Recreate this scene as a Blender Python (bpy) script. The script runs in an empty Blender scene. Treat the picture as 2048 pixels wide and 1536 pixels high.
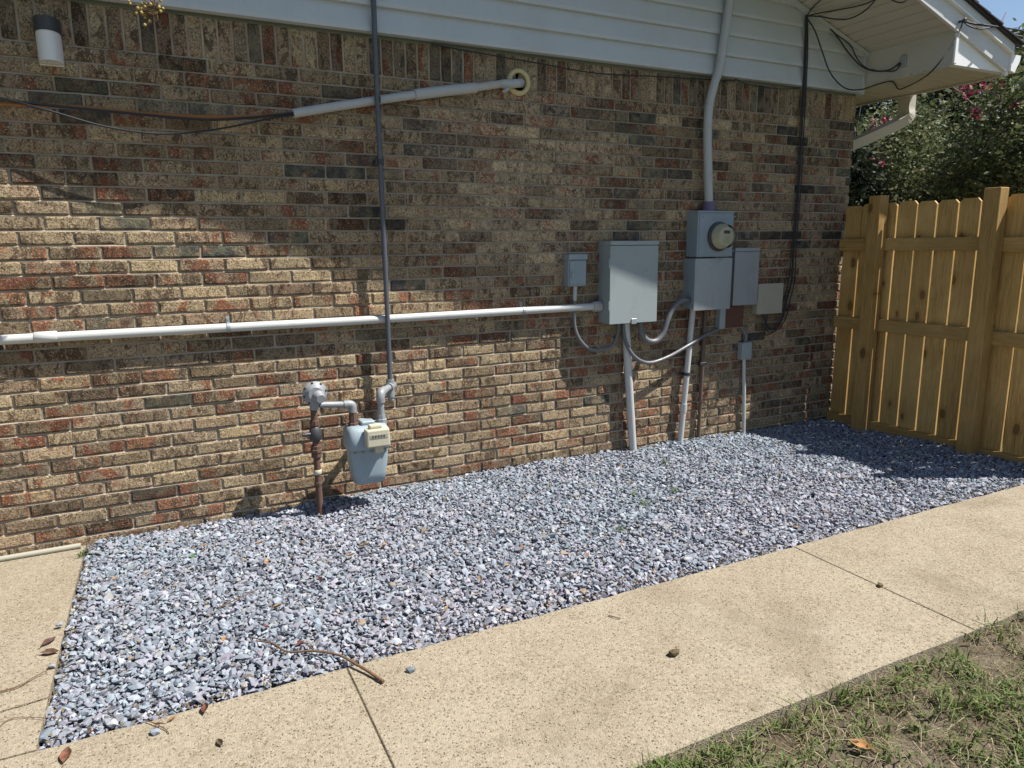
import bpy, bmesh, math, random
import numpy as np
from mathutils import Vector, Matrix
R = math.radians
random.seed(7); rng = np.random.default_rng(7)
scene = bpy.context.scene
COL = scene.collection

# ------------------------------------------------------------------ camera
CX, CD, CZ = 0.4176, 3.8765, 1.3732
FPX, YAW, PITCH, ROLL = 1420.0, 0.46199, 0.19094, -0.01093
def cam_axes():
    f = Vector((math.sin(YAW)*math.cos(PITCH), math.cos(YAW)*math.cos(PITCH), -math.sin(PITCH)))
    r = Vector((math.cos(YAW), -math.sin(YAW), 0)); u = r.cross(f)
    c, s = math.cos(ROLL), math.sin(ROLL)
    return r*c+u*s, u*c-r*s, f
CR, CU, CF = cam_axes()
CPOS = Vector((CX, -CD, CZ))
cd = bpy.data.cameras.new('camera'); cam = bpy.data.objects.new('camera', cd); COL.objects.link(cam)
m = Matrix((CR, CU, -CF)).transposed().to_4x4(); m.translation = CPOS; cam.matrix_world = m
cd.sensor_width = 36; cd.lens = FPX/2048*36; cd.clip_start = 0.05; cd.clip_end = 800
scene.camera = cam

# ------------------------------------------------------------------ light
SUN = Vector((-1.85, 1.0, -3.3)).normalized()          # direction the light travels
EL = math.asin(-SUN.z); toS = -SUN
w = bpy.data.worlds.new('World'); scene.world = w; w.use_nodes = True
nt = w.node_tree; bg = nt.nodes['Background']
sky = nt.nodes.new('ShaderNodeTexSky'); sky.sky_type = 'NISHITA'; sky.sun_disc = False
sky.sun_elevation = EL; sky.sun_rotation = math.atan2(toS.x, toS.y)
sky.air_density = 1.0; sky.dust_density = 0.6; sky.ozone_density = 1.5
nt.links.new(sky.outputs[0], bg.inputs[0]); bg.inputs[1].default_value = 0.068
sl = bpy.data.lights.new('sun', 'SUN'); sl.energy = 5.0; sl.angle = R(0.53); sl.color = (1, 0.955, 0.89)
so = bpy.data.objects.new('sun', sl); COL.objects.link(so); so.rotation_euler = SUN.to_track_quat('-Z', 'Y').to_euler()
so.location = (6, -4, 9)
scene.view_settings.view_transform = 'Standard'; scene.view_settings.look = 'None'
scene.view_settings.exposure = 0.85; scene.view_settings.gamma = 1.0
scene.render.engine = 'CYCLES'
scene.cycles.max_bounces = 6; scene.cycles.diffuse_bounces = 3; scene.cycles.glossy_bounces = 2; scene.cycles.transmission_bounces = 3

# ------------------------------------------------------------------ measuring: sight line -> point on a real plane
def ray(px, py): return CR*((px-1024)/FPX) - CU*((py-768)/FPX) + CF
def PW(px, py, off=0.0):                                 # point 'off' metres in front of the wall
    d = ray(px, py); t = (-off+CD)/d.y; return CPOS+d*t
def PG(px, py, z=0.0):
    d = ray(px, py); t = (z-CZ)/d.z; return CPOS+d*t
def PX(px, py, x):
    d = ray(px, py); t = (x-CX)/d.x; return CPOS+d*t

# ------------------------------------------------------------------ mesh helpers
def origin(o):
    v = Vector((0, 0, 0))
    while o: v += o.location; o = o.parent
    return v
class MB:
    def __init__(s): s.v = []; s.f = []; s.sm = []
    def add(s, vs, fs, smooth=False):
        n = len(s.v); s.v += [Vector(v) for v in vs]
        s.f += [tuple(i+n for i in f) for f in fs]; s.sm += [smooth]*len(fs); return s
    def box(s, a, b, bev=0.0, seg=1):
        a, b = Vector(a), Vector(b)
        if bev <= 0:
            x0, y0, z0 = a; x1, y1, z1 = b
            return s.add([(x0,y0,z0),(x1,y0,z0),(x1,y1,z0),(x0,y1,z0),(x0,y0,z1),(x1,y0,z1),(x1,y1,z1),(x0,y1,z1)],
                         [(0,3,2,1),(4,5,6,7),(0,1,5,4),(1,2,6,5),(2,3,7,6),(3,0,4,7)])
        bm = bmesh.new(); bmesh.ops.create_cube(bm, size=1.0)
        for v in bm.verts: v.co = Vector(((a[i]+b[i])/2 + v.co[i]*(b[i]-a[i]) for i in range(3)))
        bmesh.ops.bevel(bm, geom=bm.edges[:], offset=bev, segments=seg, affect='EDGES', profile=0.5)
        bm.verts.index_update()
        s.add([v.co.copy() for v in bm.verts], [[v.index for v in f.verts] for f in bm.faces]); bm.free(); return s
    def tube(s, pts, r, seg=10, caps=True, smooth=True):
        pts = [Vector(p) for p in pts]; n = len(pts)
        rr = r if isinstance(r, (list, tuple)) else [r]*n
        tang = [(pts[min(i+1, n-1)]-pts[max(i-1, 0)]).normalized() for i in range(n)]
        ref = Vector((0, 0, 1)) if abs(tang[0].z) < 0.9 else Vector((1, 0, 0))
        nrm = (ref-tang[0]*ref.dot(tang[0])).normalized()
        base = len(s.v); vs = []; fs = []
        for i in range(n):
            nrm = (nrm-tang[i]*nrm.dot(tang[i])).normalized(); bi = tang[i].cross(nrm)
            for k in range(seg):
                a = 2*math.pi*k/seg; vs.append(pts[i]+nrm*(math.cos(a)*rr[i])+bi*(math.sin(a)*rr[i]))
        for i in range(n-1):
            for k in range(seg):
                k2 = (k+1) % seg; fs.append((i*seg+k, i*seg+k2, (i+1)*seg+k2, (i+1)*seg+k))
        s.add(vs, fs, smooth)
        if caps:
            s.add([vs[k] for k in range(seg)], [tuple(range(seg-1, -1, -1))])
            s.add([vs[(n-1)*seg+k] for k in range(seg)], [tuple(range(seg))])
        return s
    def lathe(s, c, axis, prof, seg=24, smooth=True):        # prof: list of (distance along axis, radius)
        c = Vector(c); ax = Vector(axis).normalized()
        ref = Vector((0, 0, 1)) if abs(ax.z) < 0.9 else Vector((1, 0, 0))
        u = (ref-ax*ref.dot(ax)).normalized(); v = ax.cross(u); vs = []; fs = []; n = len(prof)
        for h, r in prof:
            for k in range(seg):
                a = 2*math.pi*k/seg; vs.append(c+ax*h+u*(math.cos(a)*r)+v*(math.sin(a)*r))
        for i in range(n-1):
            for k in range(seg):
                k2 = (k+1) % seg; fs.append((i*seg+k, i*seg+k2, (i+1)*seg+k2, (i+1)*seg+k))
        s.add(vs, fs, smooth)
        for i, rev in ((0, True), (n-1, False)):
            if prof[i][1] > 1e-5:
                ring = [vs[i*seg+k] for k in range(seg)]
                s.add(ring, [tuple(range(seg-1, -1, -1)) if rev else tuple(range(seg))])
        return s
    def prism(s, poly, vec, smooth=False):                   # polygon (list of 3D) extruded along vec
        n = len(poly); vec = Vector(vec)
        a = [Vector(p) for p in poly]; b = [p+vec for p in a]
        fs = [tuple(range(n-1, -1, -1)), tuple(range(n, 2*n))]+[(i, (i+1) % n, (i+1) % n+n, i+n) for i in range(n)]
        return s.add(a+b, fs, smooth)
    def build(s, name, mat, parent=None, normals=True, **props):
        me = bpy.data.meshes.new(name); off = origin(parent) if parent else Vector((0, 0, 0))
        me.from_pydata([v-off for v in s.v], [], s.f)
        me.polygons.foreach_set('use_smooth', s.sm)
        if normals:
            bm = bmesh.new(); bm.from_mesh(me); bmesh.ops.recalc_face_normals(bm, faces=bm.faces[:]); bm.to_mesh(me); bm.free()
        me.materials.append(mat); me.update()
        o = bpy.data.objects.new(name, me); COL.objects.link(o)
        if parent: o.parent = parent
        for k, v in props.items(): o[k] = v
        return o
def empty(name, loc, label=None, category=None, group=None, kind=None):
    o = bpy.data.objects.new(name, None); COL.objects.link(o); o.location = loc; o.empty_display_size = 0.1
    tag(o, label, category, group, kind); return o
def tag(o, label=None, category=None, group=None, kind=None):
    for k, v in (('label', label), ('category', category), ('group', group), ('kind', kind)):
        if v: o[k] = v
    return o
def spline(pts, n=8):
    p = [Vector(q) for q in pts]; p = [p[0]*2-p[1]]+p+[p[-1]*2-p[-2]]; out = []
    for i in range(1, len(p)-2):
        for k in range(n):
            t = k/n; a, b, c, d = p[i-1], p[i], p[i+1], p[i+2]
            out.append(0.5*((2*b)+(c-a)*t+(2*a-5*b+4*c-d)*t*t+(3*b-a-3*c+d)*t**3))
    out.append(p[-2]); return out
def arrays_mesh(name, verts, faces, mat, parent=None, attr=None, smooth=False):
    """verts (n,3), faces (m,k) numpy; attr: dict name -> (n,4) point colours"""
    me = bpy.data.meshes.new(name); n, mf, k = len(verts), len(faces), faces.shape[1]
    me.vertices.add(n); me.vertices.foreach_set('co', np.ascontiguousarray(verts, dtype=np.float32).ravel())
    me.loops.add(mf*k); me.loops.foreach_set('vertex_index', faces.astype(np.int32).ravel())
    me.polygons.add(mf); me.polygons.foreach_set('loop_start', np.arange(0, mf*k, k, dtype=np.int32))
    me.polygons.foreach_set('use_smooth', np.full(mf, smooth))
    me.update(calc_edges=True)
    for nm, arr in (attr or {}).items():
        a = me.color_attributes.new(nm, 'FLOAT_COLOR', 'POINT'); a.data.foreach_set('color', np.ascontiguousarray(arr, dtype=np.float32).ravel())
    me.materials.append(mat); me.validate()
    o = bpy.data.objects.new(name, me); COL.objects.link(o)
    if parent: o.parent = parent
    return o

# ------------------------------------------------------------------ material helpers
class NT:
    def __init__(s, name, rough=0.8, spec=0.3, metal=0.0):
        s.m = bpy.data.materials.new(name); s.m.use_nodes = True; s.t = s.m.node_tree
        s.b = s.t.nodes['Principled BSDF']; s.b.inputs['Roughness'].default_value = rough
        s.b.inputs['Specular IOR Level'].default_value = spec; s.b.inputs['Metallic'].default_value = metal
    def n(s, typ, **kw):
        nd = s.t.nodes.new('ShaderNode'+typ)
        for k, v in kw.items(): setattr(nd, k, v)
        return nd
    def l(s, a, b): s.t.links.new(a, b)
    def val(s, inp, v):
        if hasattr(v, 'is_output'): s.l(v, inp)
        else: inp.default_value = v
    def pos(s, scale=(1, 1, 1), loc=(0, 0, 0), src='Geometry'):
        g = s.n('NewGeometry').outputs['Position'] if src == 'Geometry' else s.n('TexCoord').outputs['Object']
        mp = s.n('Mapping'); s.l(g, mp.inputs[0]); mp.inputs['Scale'].default_value = scale
        s.val(mp.inputs['Location'], loc) if not isinstance(loc, tuple) else setattr(mp.inputs['Location'], 'default_value', loc)
        return mp.outputs[0]
    def noise(s, vec, scale, detail=4, rough=0.55, dist=0.0, fac=True):
        nd = s.n('TexNoise'); s.l(vec, nd.inputs['Vector']); nd.inputs['Scale'].default_value = scale
        nd.inputs['Detail'].default_value = detail; nd.inputs['Roughness'].default_value = rough; nd.inputs['Distortion'].default_value = dist
        return nd.outputs['Fac'] if fac else nd.outputs['Color']
    def voro(s, vec, scale, feature='F1', out='Distance'):
        nd = s.n('TexVoronoi', feature=feature); s.l(vec, nd.inputs['Vector']); nd.inputs['Scale'].default_value = scale
        return nd.outputs[out]
    def ramp(s, fac, stops, interp='LINEAR'):
        nd = s.n('ValToRGB'); s.l(fac, nd.inputs[0]); cr = nd.color_ramp; cr.interpolation = interp
        while len(cr.elements) < len(stops): cr.elements.new(0.5)
        for e, (p, c) in zip(cr.elements, stops):
            e.position = p; e.color = (c[0], c[1], c[2], 1) if not isinstance(c, (int, float)) else (c, c, c, 1)
        return nd.outputs[0]
    def mix(s, fac, a, b, mode='MIX'):
        nd = s.n('Mix', data_type='RGBA', blend_type=mode)
        s.val(nd.inputs[0], fac)
        for i, v in ((6, a), (7, b)):
            if isinstance(v, tuple): nd.inputs[i].default_value = (v[0], v[1], v[2], 1)
            else: s.l(v, nd.inputs[i])
        return nd.outputs[2]
    def math(s, op, a, b=0.0, clamp=False):
        nd = s.n('Math', operation=op, use_clamp=clamp); s.val(nd.inputs[0], a); s.val(nd.inputs[1], b); return nd.outputs[0]
    def smooth(s, v, lo, hi, a=0.0, b=1.0):
        nd = s.n('MapRange', interpolation_type='SMOOTHSTEP'); s.val(nd.inputs[0], v)
        for i, q in zip((1, 2, 3, 4), (lo, hi, a, b)): nd.inputs[i].default_value = q
        return nd.outputs[0]
    def color(s, c):
        if isinstance(c, tuple): s.b.inputs['Base Color'].default_value = (c[0], c[1], c[2], 1)
        else: s.l(c, s.b.inputs['Base Color'])
        return s
    def bump(s, h, strength=0.5, dist=0.01):
        nd = s.n('Bump'); nd.inputs['Strength'].default_value = strength; nd.inputs['Distance'].default_value = dist
        s.l(h, nd.inputs['Height']); s.l(nd.outputs[0], s.b.inputs['Normal']); return s

def painted(name, col, rough=0.5, spec=0.4, metal=0.0, dirt=0.25, dirtcol=(0.12, 0.10, 0.08), scale=9.0, streak=True, bump=0.08):
    t = NT(name, rough, spec, metal); v = t.pos()
    n1 = t.noise(v, scale, 6, 0.65); n2 = t.noise(t.pos((14, 14, 1.5)) if streak else v, 3.0, 5, 0.6)
    c = t.mix(t.smooth(n1, 0.5, 0.85, 0, dirt), col, dirtcol)
    c = t.mix(t.smooth(n2, 0.52, 0.8, 0, dirt*0.8), c, tuple(x*0.6 for x in col))
    n3 = t.noise(v, 3.0, 3, 0.5); c = t.mix(t.smooth(n3, 0.3, 0.7, 0.0, 0.18), c, tuple(min(1, x*1.25) for x in col))
    t.color(c); t.bump(t.noise(v, 160, 3, 0.6), bump, 0.002)
    t.val(t.b.inputs['Roughness'], t.smooth(n1, 0.3, 0.8, rough-0.08, min(1, rough+0.2))); return t.m

# ------------------------------------------------------------------ materials
def brick_material():
    t = NT('brick_mix', 0.9, 0.15)
    oi = t.n('ObjectInfo'); at = t.n('Attribute', attribute_name='tint', attribute_type='GEOMETRY')
    ad = t.n('VectorMath', operation='ADD'); t.l(oi.outputs['Color'], ad.inputs[0]); t.l(at.outputs['Vector'], ad.inputs[1])
    sp = t.n('SeparateXYZ'); t.l(ad.outputs[0], sp.inputs[0]); s1, s2, dk = sp.outputs
    sc = t.n('VectorMath', operation='SCALE'); t.l(ad.outputs[0], sc.inputs[0]); sc.inputs['Scale'].default_value = 23.0
    g = t.n('NewGeometry'); pv = t.n('VectorMath', operation='ADD'); t.l(g.outputs['Position'], pv.inputs[0]); t.l(sc.outputs[0], pv.inputs[1]); V = pv.outputs[0]
    mp = t.n('Mapping'); t.l(V, mp.inputs[0]); mp.inputs['Scale'].default_value = (1.0, 1.0, 0.55); VS = mp.outputs[0]
    base = t.ramp(s1, [(0.0, (0.43, 0.345, 0.235)), (0.22, (0.48, 0.41, 0.275)), (0.42, (0.36, 0.31, 0.24)), (0.58, (0.50, 0.385, 0.285)), (0.76, (0.37, 0.335, 0.235)), (0.9, (0.46, 0.36, 0.24)), (1.0, (0.33, 0.285, 0.23))])
    big = t.noise(V, 13, 4, 0.6, 0.6)
    base = t.mix(t.smooth(big, 0.38, 0.62, 0, 0.75), base, t.mix(s2, (0.64, 0.56, 0.40), (0.23, 0.20, 0.16)))
    # red clay showing through the slurry
    red = t.noise(VS, 10, 3, 0.5, 0.4)
    lim = t.math('ADD', red, t.math('MULTIPLY', t.math('SUBTRACT', s2, 0.5), 0.24))
    base = t.mix(t.smooth(lim, 0.565, 0.63, 0, 0.85), base, t.mix(s1, (0.30, 0.105, 0.07), (0.36, 0.165, 0.10)))
    # brown smears and bark-like cracks
    sm = t.noise(VS, 19, 5, 0.65, 1.0); base = t.mix(t.smooth(t.math('ADD', sm, t.math('MULTIPLY', t.math('SUBTRACT', s1, 0.5), 0.10)), 0.53, 0.60, 0, 0.82), base, (0.115, 0.08, 0.057))
    cr = t.noise(VS, 34, 5, 0.62, 2.2); crk = t.smooth(t.math('ABSOLUTE', t.math('SUBTRACT', cr, 0.47)), 0.0, 0.035, 1, 0)
    crm = t.math('MULTIPLY', crk, t.smooth(t.noise(V, 8, 2, 0.5), 0.36, 0.52))
    base = t.mix(t.math('MULTIPLY', crm, 0.9), base, (0.06, 0.06, 0.05))
    grain = t.noise(V, 115, 4, 0.72, 0.6); base = t.mix(t.smooth(grain, 0.50, 0.60, 0, 0.8), base, (0.10, 0.08, 0.062))
    base = t.mix(t.smooth(t.noise(V, 125, 3, 0.65), 0.56, 0.66, 0, 0.6), base, (0.78, 0.70, 0.57))
    # charcoal bricks, greenish at their ends
    dcol = t.mix(t.smooth(t.noise(V, 15, 3, 0.6), 0.42, 0.6), (0.07, 0.08, 0.095), (0.17, 0.19, 0.15))
    dcol = t.mix(t.math('MULTIPLY', crk, 0.8), dcol, (0.025, 0.027, 0.03))
    dkm = t.math('MULTIPLY', dk, t.smooth(t.noise(V, 9, 3, 0.6), 0.34, 0.50, 0.35, 1.0)); base = t.mix(dkm, base, dcol)
    # pale salts washed over one part of the wall (soft patch left of the panel, up to the soldiers)
    gp = t.n('SeparateXYZ'); t.l(g.outputs['Position'], gp.inputs[0])
    dx = t.math('DIVIDE', t.math('SUBTRACT', gp.outputs[0], 2.42), 0.75); dz = t.math('DIVIDE', t.math('SUBTRACT', gp.outputs[2], 1.78), 0.62)
    dd = t.math('ADD', t.math('MULTIPLY', dx, dx), t.math('MULTIPLY', dz, dz))
    salt = t.math('MULTIPLY', t.smooth(dd, 0.45, 1.2, 1, 0), t.smooth(t.noise(V, 42, 5, 0.7, 1.0), 0.45, 0.6, 0, 0.5))
    base = t.mix(salt, base, (0.70, 0.63, 0.52))
    vv_ = t.math('FRACT', t.math('ADD', t.math('MULTIPLY', s1, 5.7), t.math('MULTIPLY', s2, 3.3)))
    base = t.mix(1.0, base, t.ramp(vv_, [(0.0, (0.50, 0.47, 0.45)), (0.18, (0.74, 0.70, 0.66)), (0.5, (0.95, 0.91, 0.86)), (0.8, (1.05, 1.02, 0.95)), (1.0, (1.25, 1.20, 1.08))]), 'MULTIPLY')
    t.color(t.mix(1.0, base, (0.92, 0.84, 0.77), 'MULTIPLY'))
    h = t.math('ADD', t.math('MULTIPLY', cr, 1.0), t.math('ADD', t.math('MULTIPLY', grain, -1.1), t.math('MULTIPLY', sm, 0.8)))
    t.bump(h, 1.0, 0.010); return t.m
def mortar_material():
    t = NT('mortar', 0.95, 0.1); v = t.pos()
    c = t.ramp(t.noise(v, 6, 5, 0.6), [(0.3, (0.28, 0.23, 0.172)), (0.55, (0.365, 0.305, 0.232)), (0.75, (0.46, 0.39, 0.30))])
    c = t.mix(t.smooth(t.noise(v, 120, 3, 0.7), 0.55, 0.75, 0, 0.4), c, (0.22, 0.18, 0.14)); t.color(c)
    t.bump(t.noise(v, 150, 4, 0.7), 0.6, 0.004); return t.m
def concrete_material():
    t = NT('washed_concrete', 0.92, 0.15); v = t.pos()
    c = t.ramp(t.noise(v, 3.0, 5, 0.6), [(0.3, (0.242, 0.205, 0.147)), (0.5, (0.275, 0.236, 0.174)), (0.72, (0.302, 0.263, 0.198))])
    vc = t.n('TexVoronoi', feature='F1'); t.l(v, vc.inputs['Vector']); vc.inputs['Scale'].default_value = 150; vc.inputs['Randomness'].default_value = 1.0
    sx = t.n('SeparateColor'); t.l(vc.outputs['Color'], sx.inputs[0]); cell, cell2 = sx.outputs[0], sx.outputs[1]; dist = vc.outputs['Distance']
    c = t.mix(t.smooth(cell, 0.45, 1.0, 0, 0.5), c, (0.41, 0.35, 0.25))
    c = t.mix(t.smooth(cell, 0.0, 0.25, 0.55, 0), c, (0.145, 0.11, 0.065))
    # pits where pebbles have gone
    pit = t.math('MULTIPLY', t.smooth(cell2, 0.88, 0.93), t.smooth(dist, 0.30, 0.5, 1, 0))
    c = t.mix(t.math('MULTIPLY', pit, 0.75), c, (0.07, 0.052, 0.032))
    sv2 = t.n('TexVoronoi', feature='F1'); t.l(v, sv2.inputs['Vector']); sv2.inputs['Scale'].default_value = 17
    sc2 = t.n('SeparateColor'); t.l(sv2.outputs['Color'], sc2.inputs[0])
    spot = t.math('MULTIPLY', t.smooth(sc2.outputs[0], 0.62, 0.7), t.smooth(t.math('ADD', sv2.outputs['Distance'], t.math('MULTIPLY', t.noise(v, 90, 3, 0.6), 0.10)), 0.09, 0.14, 1, 0))
    c = t.mix(t.math('MULTIPLY', spot, 0.7), c, (0.085, 0.065, 0.042))
    st = t.noise(v, 1.7, 7, 0.66, 0.5); c = t.mix(t.smooth(st, 0.5, 0.72, 0, 0.5), c, (0.155, 0.125, 0.083)); st2 = t.noise(v, 5.5, 6, 0.7, 0.8); c = t.mix(t.smooth(st2, 0.56, 0.7, 0, 0.35), c, (0.15, 0.122, 0.085)); c = t.mix(t.smooth(t.noise(v, 2.6, 5, 0.6), 0.58, 0.74, 0, 0.4), c, (0.36, 0.325, 0.265))
    c = t.mix(t.smooth(t.noise(v, 330, 2, 0.6), 0.58, 0.72, 0, 0.6), c, (0.10, 0.08, 0.05))
    c = t.mix(t.smooth(t.noise(v, 22, 5, 0.7), 0.62, 0.72, 0, 0.35), c, (0.15, 0.12, 0.075)); t.color(c)
    h = t.math('SUBTRACT', t.math('ADD', t.math('MULTIPLY', t.smooth(dist, 0, 0.6, 1, 0), 0.5), t.math('MULTIPLY', t.noise(v, 260, 3, 0.6), 0.6)), t.math('MULTIPLY', pit, 1.6))
    t.bump(h, 0.8, 0.004); return t.m
def attr_material(name, attr='tint', rough=0.85, bumpscale=120, bump=0.5, spec=0.25, trans=0.0, var=0.35):
    t = NT(name, rough, spec); a = t.n('Attribute', attribute_name=attr, attribute_type='GEOMETRY'); v = t.pos()
    nn = t.noise(v, bumpscale, 4, 0.65)
    c = t.mix(t.smooth(nn, 0.35, 0.7, 0, var), a.outputs['Color'], t.mix(1.0, a.outputs['Color'], (0.55, 0.55, 0.55), 'MULTIPLY')); t.color(c)
    if bump: t.bump(nn, bump, 0.003)
    if trans: 
        tr = t.n('BsdfTranslucent'); t.l(c, tr.inputs[0]); mx = t.n('MixShader'); mx.inputs[0].default_value = trans
        t.l(t.b.outputs[0], mx.inputs[1]); t.l(tr.outputs[0], mx.inputs[2]); t.l(mx.outputs[0], t.t.nodes['Material Output'].inputs[0])
    return t.m
def wood_material(name, axis, tone=1.0):
    t = NT(name, 0.75, 0.25); oi = t.n('ObjectInfo'); v0 = t.n('NewGeometry').outputs['Position']
    ad = t.n('VectorMath', operation='ADD'); t.l(v0, ad.inputs[0])
    cb = t.n('CombineXYZ'); r7 = t.math('MULTIPLY', oi.outputs['Random'], 31.0)
    for i in range(3): t.l(r7, cb.inputs[i])
    t.l(cb.outputs[0], ad.inputs[1]); mp = t.n('Mapping'); t.l(ad.outputs[0], mp.inputs[0])
    mp.inputs['Scale'].default_value = (1, 1, 0.05) if axis == 'z' else (1, 0.05, 1)
    g = t.noise(mp.outputs[0], 34, 4, 0.55, 1.6); g2 = t.noise(mp.outputs[0], 110, 3, 0.6)
    k = lambda c: (c[0]*tone*1.06, c[1]*tone*0.95, c[2]*tone*0.78)
    c = t.ramp(g, [(0.26, k((0.24, 0.145, 0.05))), (0.38, k((0.44, 0.30, 0.12))), (0.48, k((0.54, 0.38, 0.165))), (0.56, k((0.33, 0.21, 0.08))), (0.64, k((0.50, 0.35, 0.15))), (0.78, k((0.60, 0.44, 0.21)))])
    c = t.mix(t.smooth(g2, 0.48, 0.68, 0, 0.6), c, k((0.25, 0.16, 0.06)))
    c = t.mix(t.math('MULTIPLY', oi.outputs['Random'], 0.5), c, k((0.36, 0.23, 0.095))); wn = t.math('FRACT', t.math('MULTIPLY', oi.outputs['Random'], 7.31)); c = t.mix(t.math('MULTIPLY', wn, 0.45), c, k((0.30, 0.265, 0.135))); c = t.mix(t.smooth(t.noise(ad.outputs[0], 2.2, 4, 0.6), 0.45, 0.7, 0, 0.45), c, k((0.58, 0.44, 0.22)))
    kn = t.n('Mapping'); t.l(ad.outputs[0], kn.inputs[0]); kn.inputs['Scale'].default_value = (1, 1, 0.55) if axis == 'z' else (1, 0.55, 1)
    sx2 = t.n('SeparateXYZ'); t.l(kn.outputs[0], sx2.inputs[0]); cb2 = t.n('CombineXYZ'); t.l(sx2.outputs[1], cb2.inputs[0]); t.l(sx2.outputs[2], cb2.inputs[1]); vn = t.n('TexVoronoi', feature='F1', voronoi_dimensions='2D'); t.l(cb2.outputs[0], vn.inputs['Vector']); vn.inputs['Scale'].default_value = 4.2; vsc = t.n('SeparateColor'); t.l(vn.outputs['Color'], vsc.inputs[0]); vd = t.math('ADD', vn.outputs['Distance'], t.math('MULTIPLY', vsc.outputs[0], 0.09)); wob = t.math('ADD', vd, t.math('MULTIPLY', t.noise(ad.outputs[0], 30, 3, 0.6), 0.06))
    c = t.mix(t.smooth(wob, 0.115, 0.145, 0.9, 0), c, k((0.085, 0.045, 0.02)))
    c = t.mix(t.smooth(wob, 0.14, 0.24, 0.4, 0), c, k((0.27, 0.16, 0.06))); t.color(c)
    t.bump(t.math('ADD', g, g2), 0.35, 0.003); return t.m

M = {}
M['brick'] = brick_material(); M['mortar'] = mortar_material(); M['concrete'] = concrete_material()
M['siding'] = painted('vinyl_siding', (0.47, 0.50, 0.515), 0.5, 0.35, dirt=0.35, dirtcol=(0.30, 0.30, 0.27), scale=2.2, bump=0.04)
M['soffit'] = painted('soffit_board', (0.48, 0.455, 0.395), 0.6, 0.3, dirt=0.12, dirtcol=(0.4, 0.36, 0.28), scale=4, streak=False)
M['fascia'] = painted('fascia_metal', (0.58, 0.58, 0.58), 0.45, 0.4, dirt=0.15, dirtcol=(0.35, 0.34, 0.32), scale=4, streak=False)
M['white'] = painted('white_trim', (0.80, 0.81, 0.81), 0.45, 0.4, dirt=0.08, dirtcol=(0.5, 0.5, 0.48), scale=5, streak=False)
M['pvc'] = painted('grey_pvc', (0.40, 0.41, 0.41), 0.45, 0.4, dirt=0.35, dirtcol=(0.26, 0.25, 0.23), scale=14, streak=False)
M['pvc_white'] = painted('pale_conduit', (0.47, 0.475, 0.46), 0.42, 0.4, dirt=0.55, dirtcol=(0.33, 0.31, 0.28), scale=11, streak=False)
M['pvc_old'] = painted('weathered_conduit', (0.42, 0.40, 0.375), 0.65, 0.3, dirt=0.7, dirtcol=(0.16, 0.13, 0.11), scale=16, streak=False)
M['steel_box'] = painted('grey_enamel', (0.27, 0.31, 0.315), 0.5, 0.45, dirt=0.4, dirtcol=(0.17, 0.17, 0.15))
M['steel_box2'] = painted('blue_grey_enamel', (0.235, 0.285, 0.32), 0.5, 0.45, dirt=0.4, dirtcol=(0.15, 0.16, 0.17))
M['galv'] = painted('galvanised_sheet', (0.32, 0.355, 0.38), 0.42, 0.5, 0.45, dirt=0.45, dirtcol=(0.19, 0.19, 0.20))
M['beige_box'] = painted('beige_plastic', (0.33, 0.315, 0.25), 0.6, 0.3, dirt=0.15)
M['meter_paint'] = painted('gas_meter_paint', (0.26, 0.32, 0.35), 0.45, 0.45, dirt=0.5, dirtcol=(0.22, 0.24, 0.25))
M['cream'] = painted('cream_plastic', (0.46, 0.43, 0.32), 0.5, 0.4, dirt=0.3, dirtcol=(0.3, 0.26, 0.16), scale=20)
M['rust'] = painted('rusty_iron', (0.115, 0.068, 0.052), 0.8, 0.2, 0.0, dirt=0.7, dirtcol=(0.06, 0.04, 0.04), scale=24, streak=False, bump=0.5)
M['rust_red'] = painted('red_brown_plate', (0.105, 0.048, 0.034), 0.75, 0.2, dirt=0.4, scale=18)
M['gas_pipe'] = painted('gas_pipe_paint', (0.085, 0.095, 0.115), 0.42, 0.5, 0.15, dirt=0.6, dirtcol=(0.075, 0.07, 0.075), scale=10, bump=0.2)
M['gas_fit'] = painted('grey_fittings', (0.235, 0.25, 0.265), 0.5, 0.45, 0.1, dirt=0.55, dirtcol=(0.19, 0.15, 0.13), scale=22, bump=0.3)
M['brown_pipe'] = painted('brown_pipe', (0.12, 0.085, 0.065), 0.7, 0.3, dirt=0.5, dirtcol=(0.05, 0.04, 0.04), scale=18, streak=False)
M['purple'] = painted('purple_primer', (0.15, 0.12, 0.19), 0.6, 0.3, dirt=0.4, scale=30)
M['black'] = painted('black_cable', (0.022, 0.022, 0.025), 0.5, 0.4, dirt=0.3, dirtcol=(0.08, 0.07, 0.06), scale=20, streak=False)
M['dark'] = painted('dark_metal', (0.045, 0.045, 0.05), 0.45, 0.4, dirt=0.2)
M['orange_cable'] = painted('orange_brown_cable', (0.30, 0.12, 0.03), 0.5, 0.4, dirt=0.4, dirtcol=(0.05, 0.03, 0.03), scale=8)
M['foam'] = painted('yellow_foam', (0.56, 0.47, 0.26), 0.9, 0.1, dirt=0.4, dirtcol=(0.25, 0.19, 0.09), scale=25, streak=False, bump=0.6)
M['flex'] = painted('liquidtight_grey', (0.12, 0.122, 0.13), 0.4, 0.5, dirt=0.4, dirtcol=(0.1, 0.1, 0.1), scale=15, streak=False)
M['shingle'] = painted('shingle', (0.055, 0.052, 0.055), 0.9, 0.15, dirt=0.4, scale=30, streak=False, bump=0.6)
M['diffuser'] = painted('frosted_diffuser', (0.66, 0.66, 0.66), 0.35, 0.5, dirt=0.1, dirtcol=(0.45, 0.42, 0.36), scale=6)
M['fence'] = wood_material('treated_pine', 'z', 1.12); M['fence_rail'] = wood_material('treated_pine_rail', 'y', 0.92)
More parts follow.
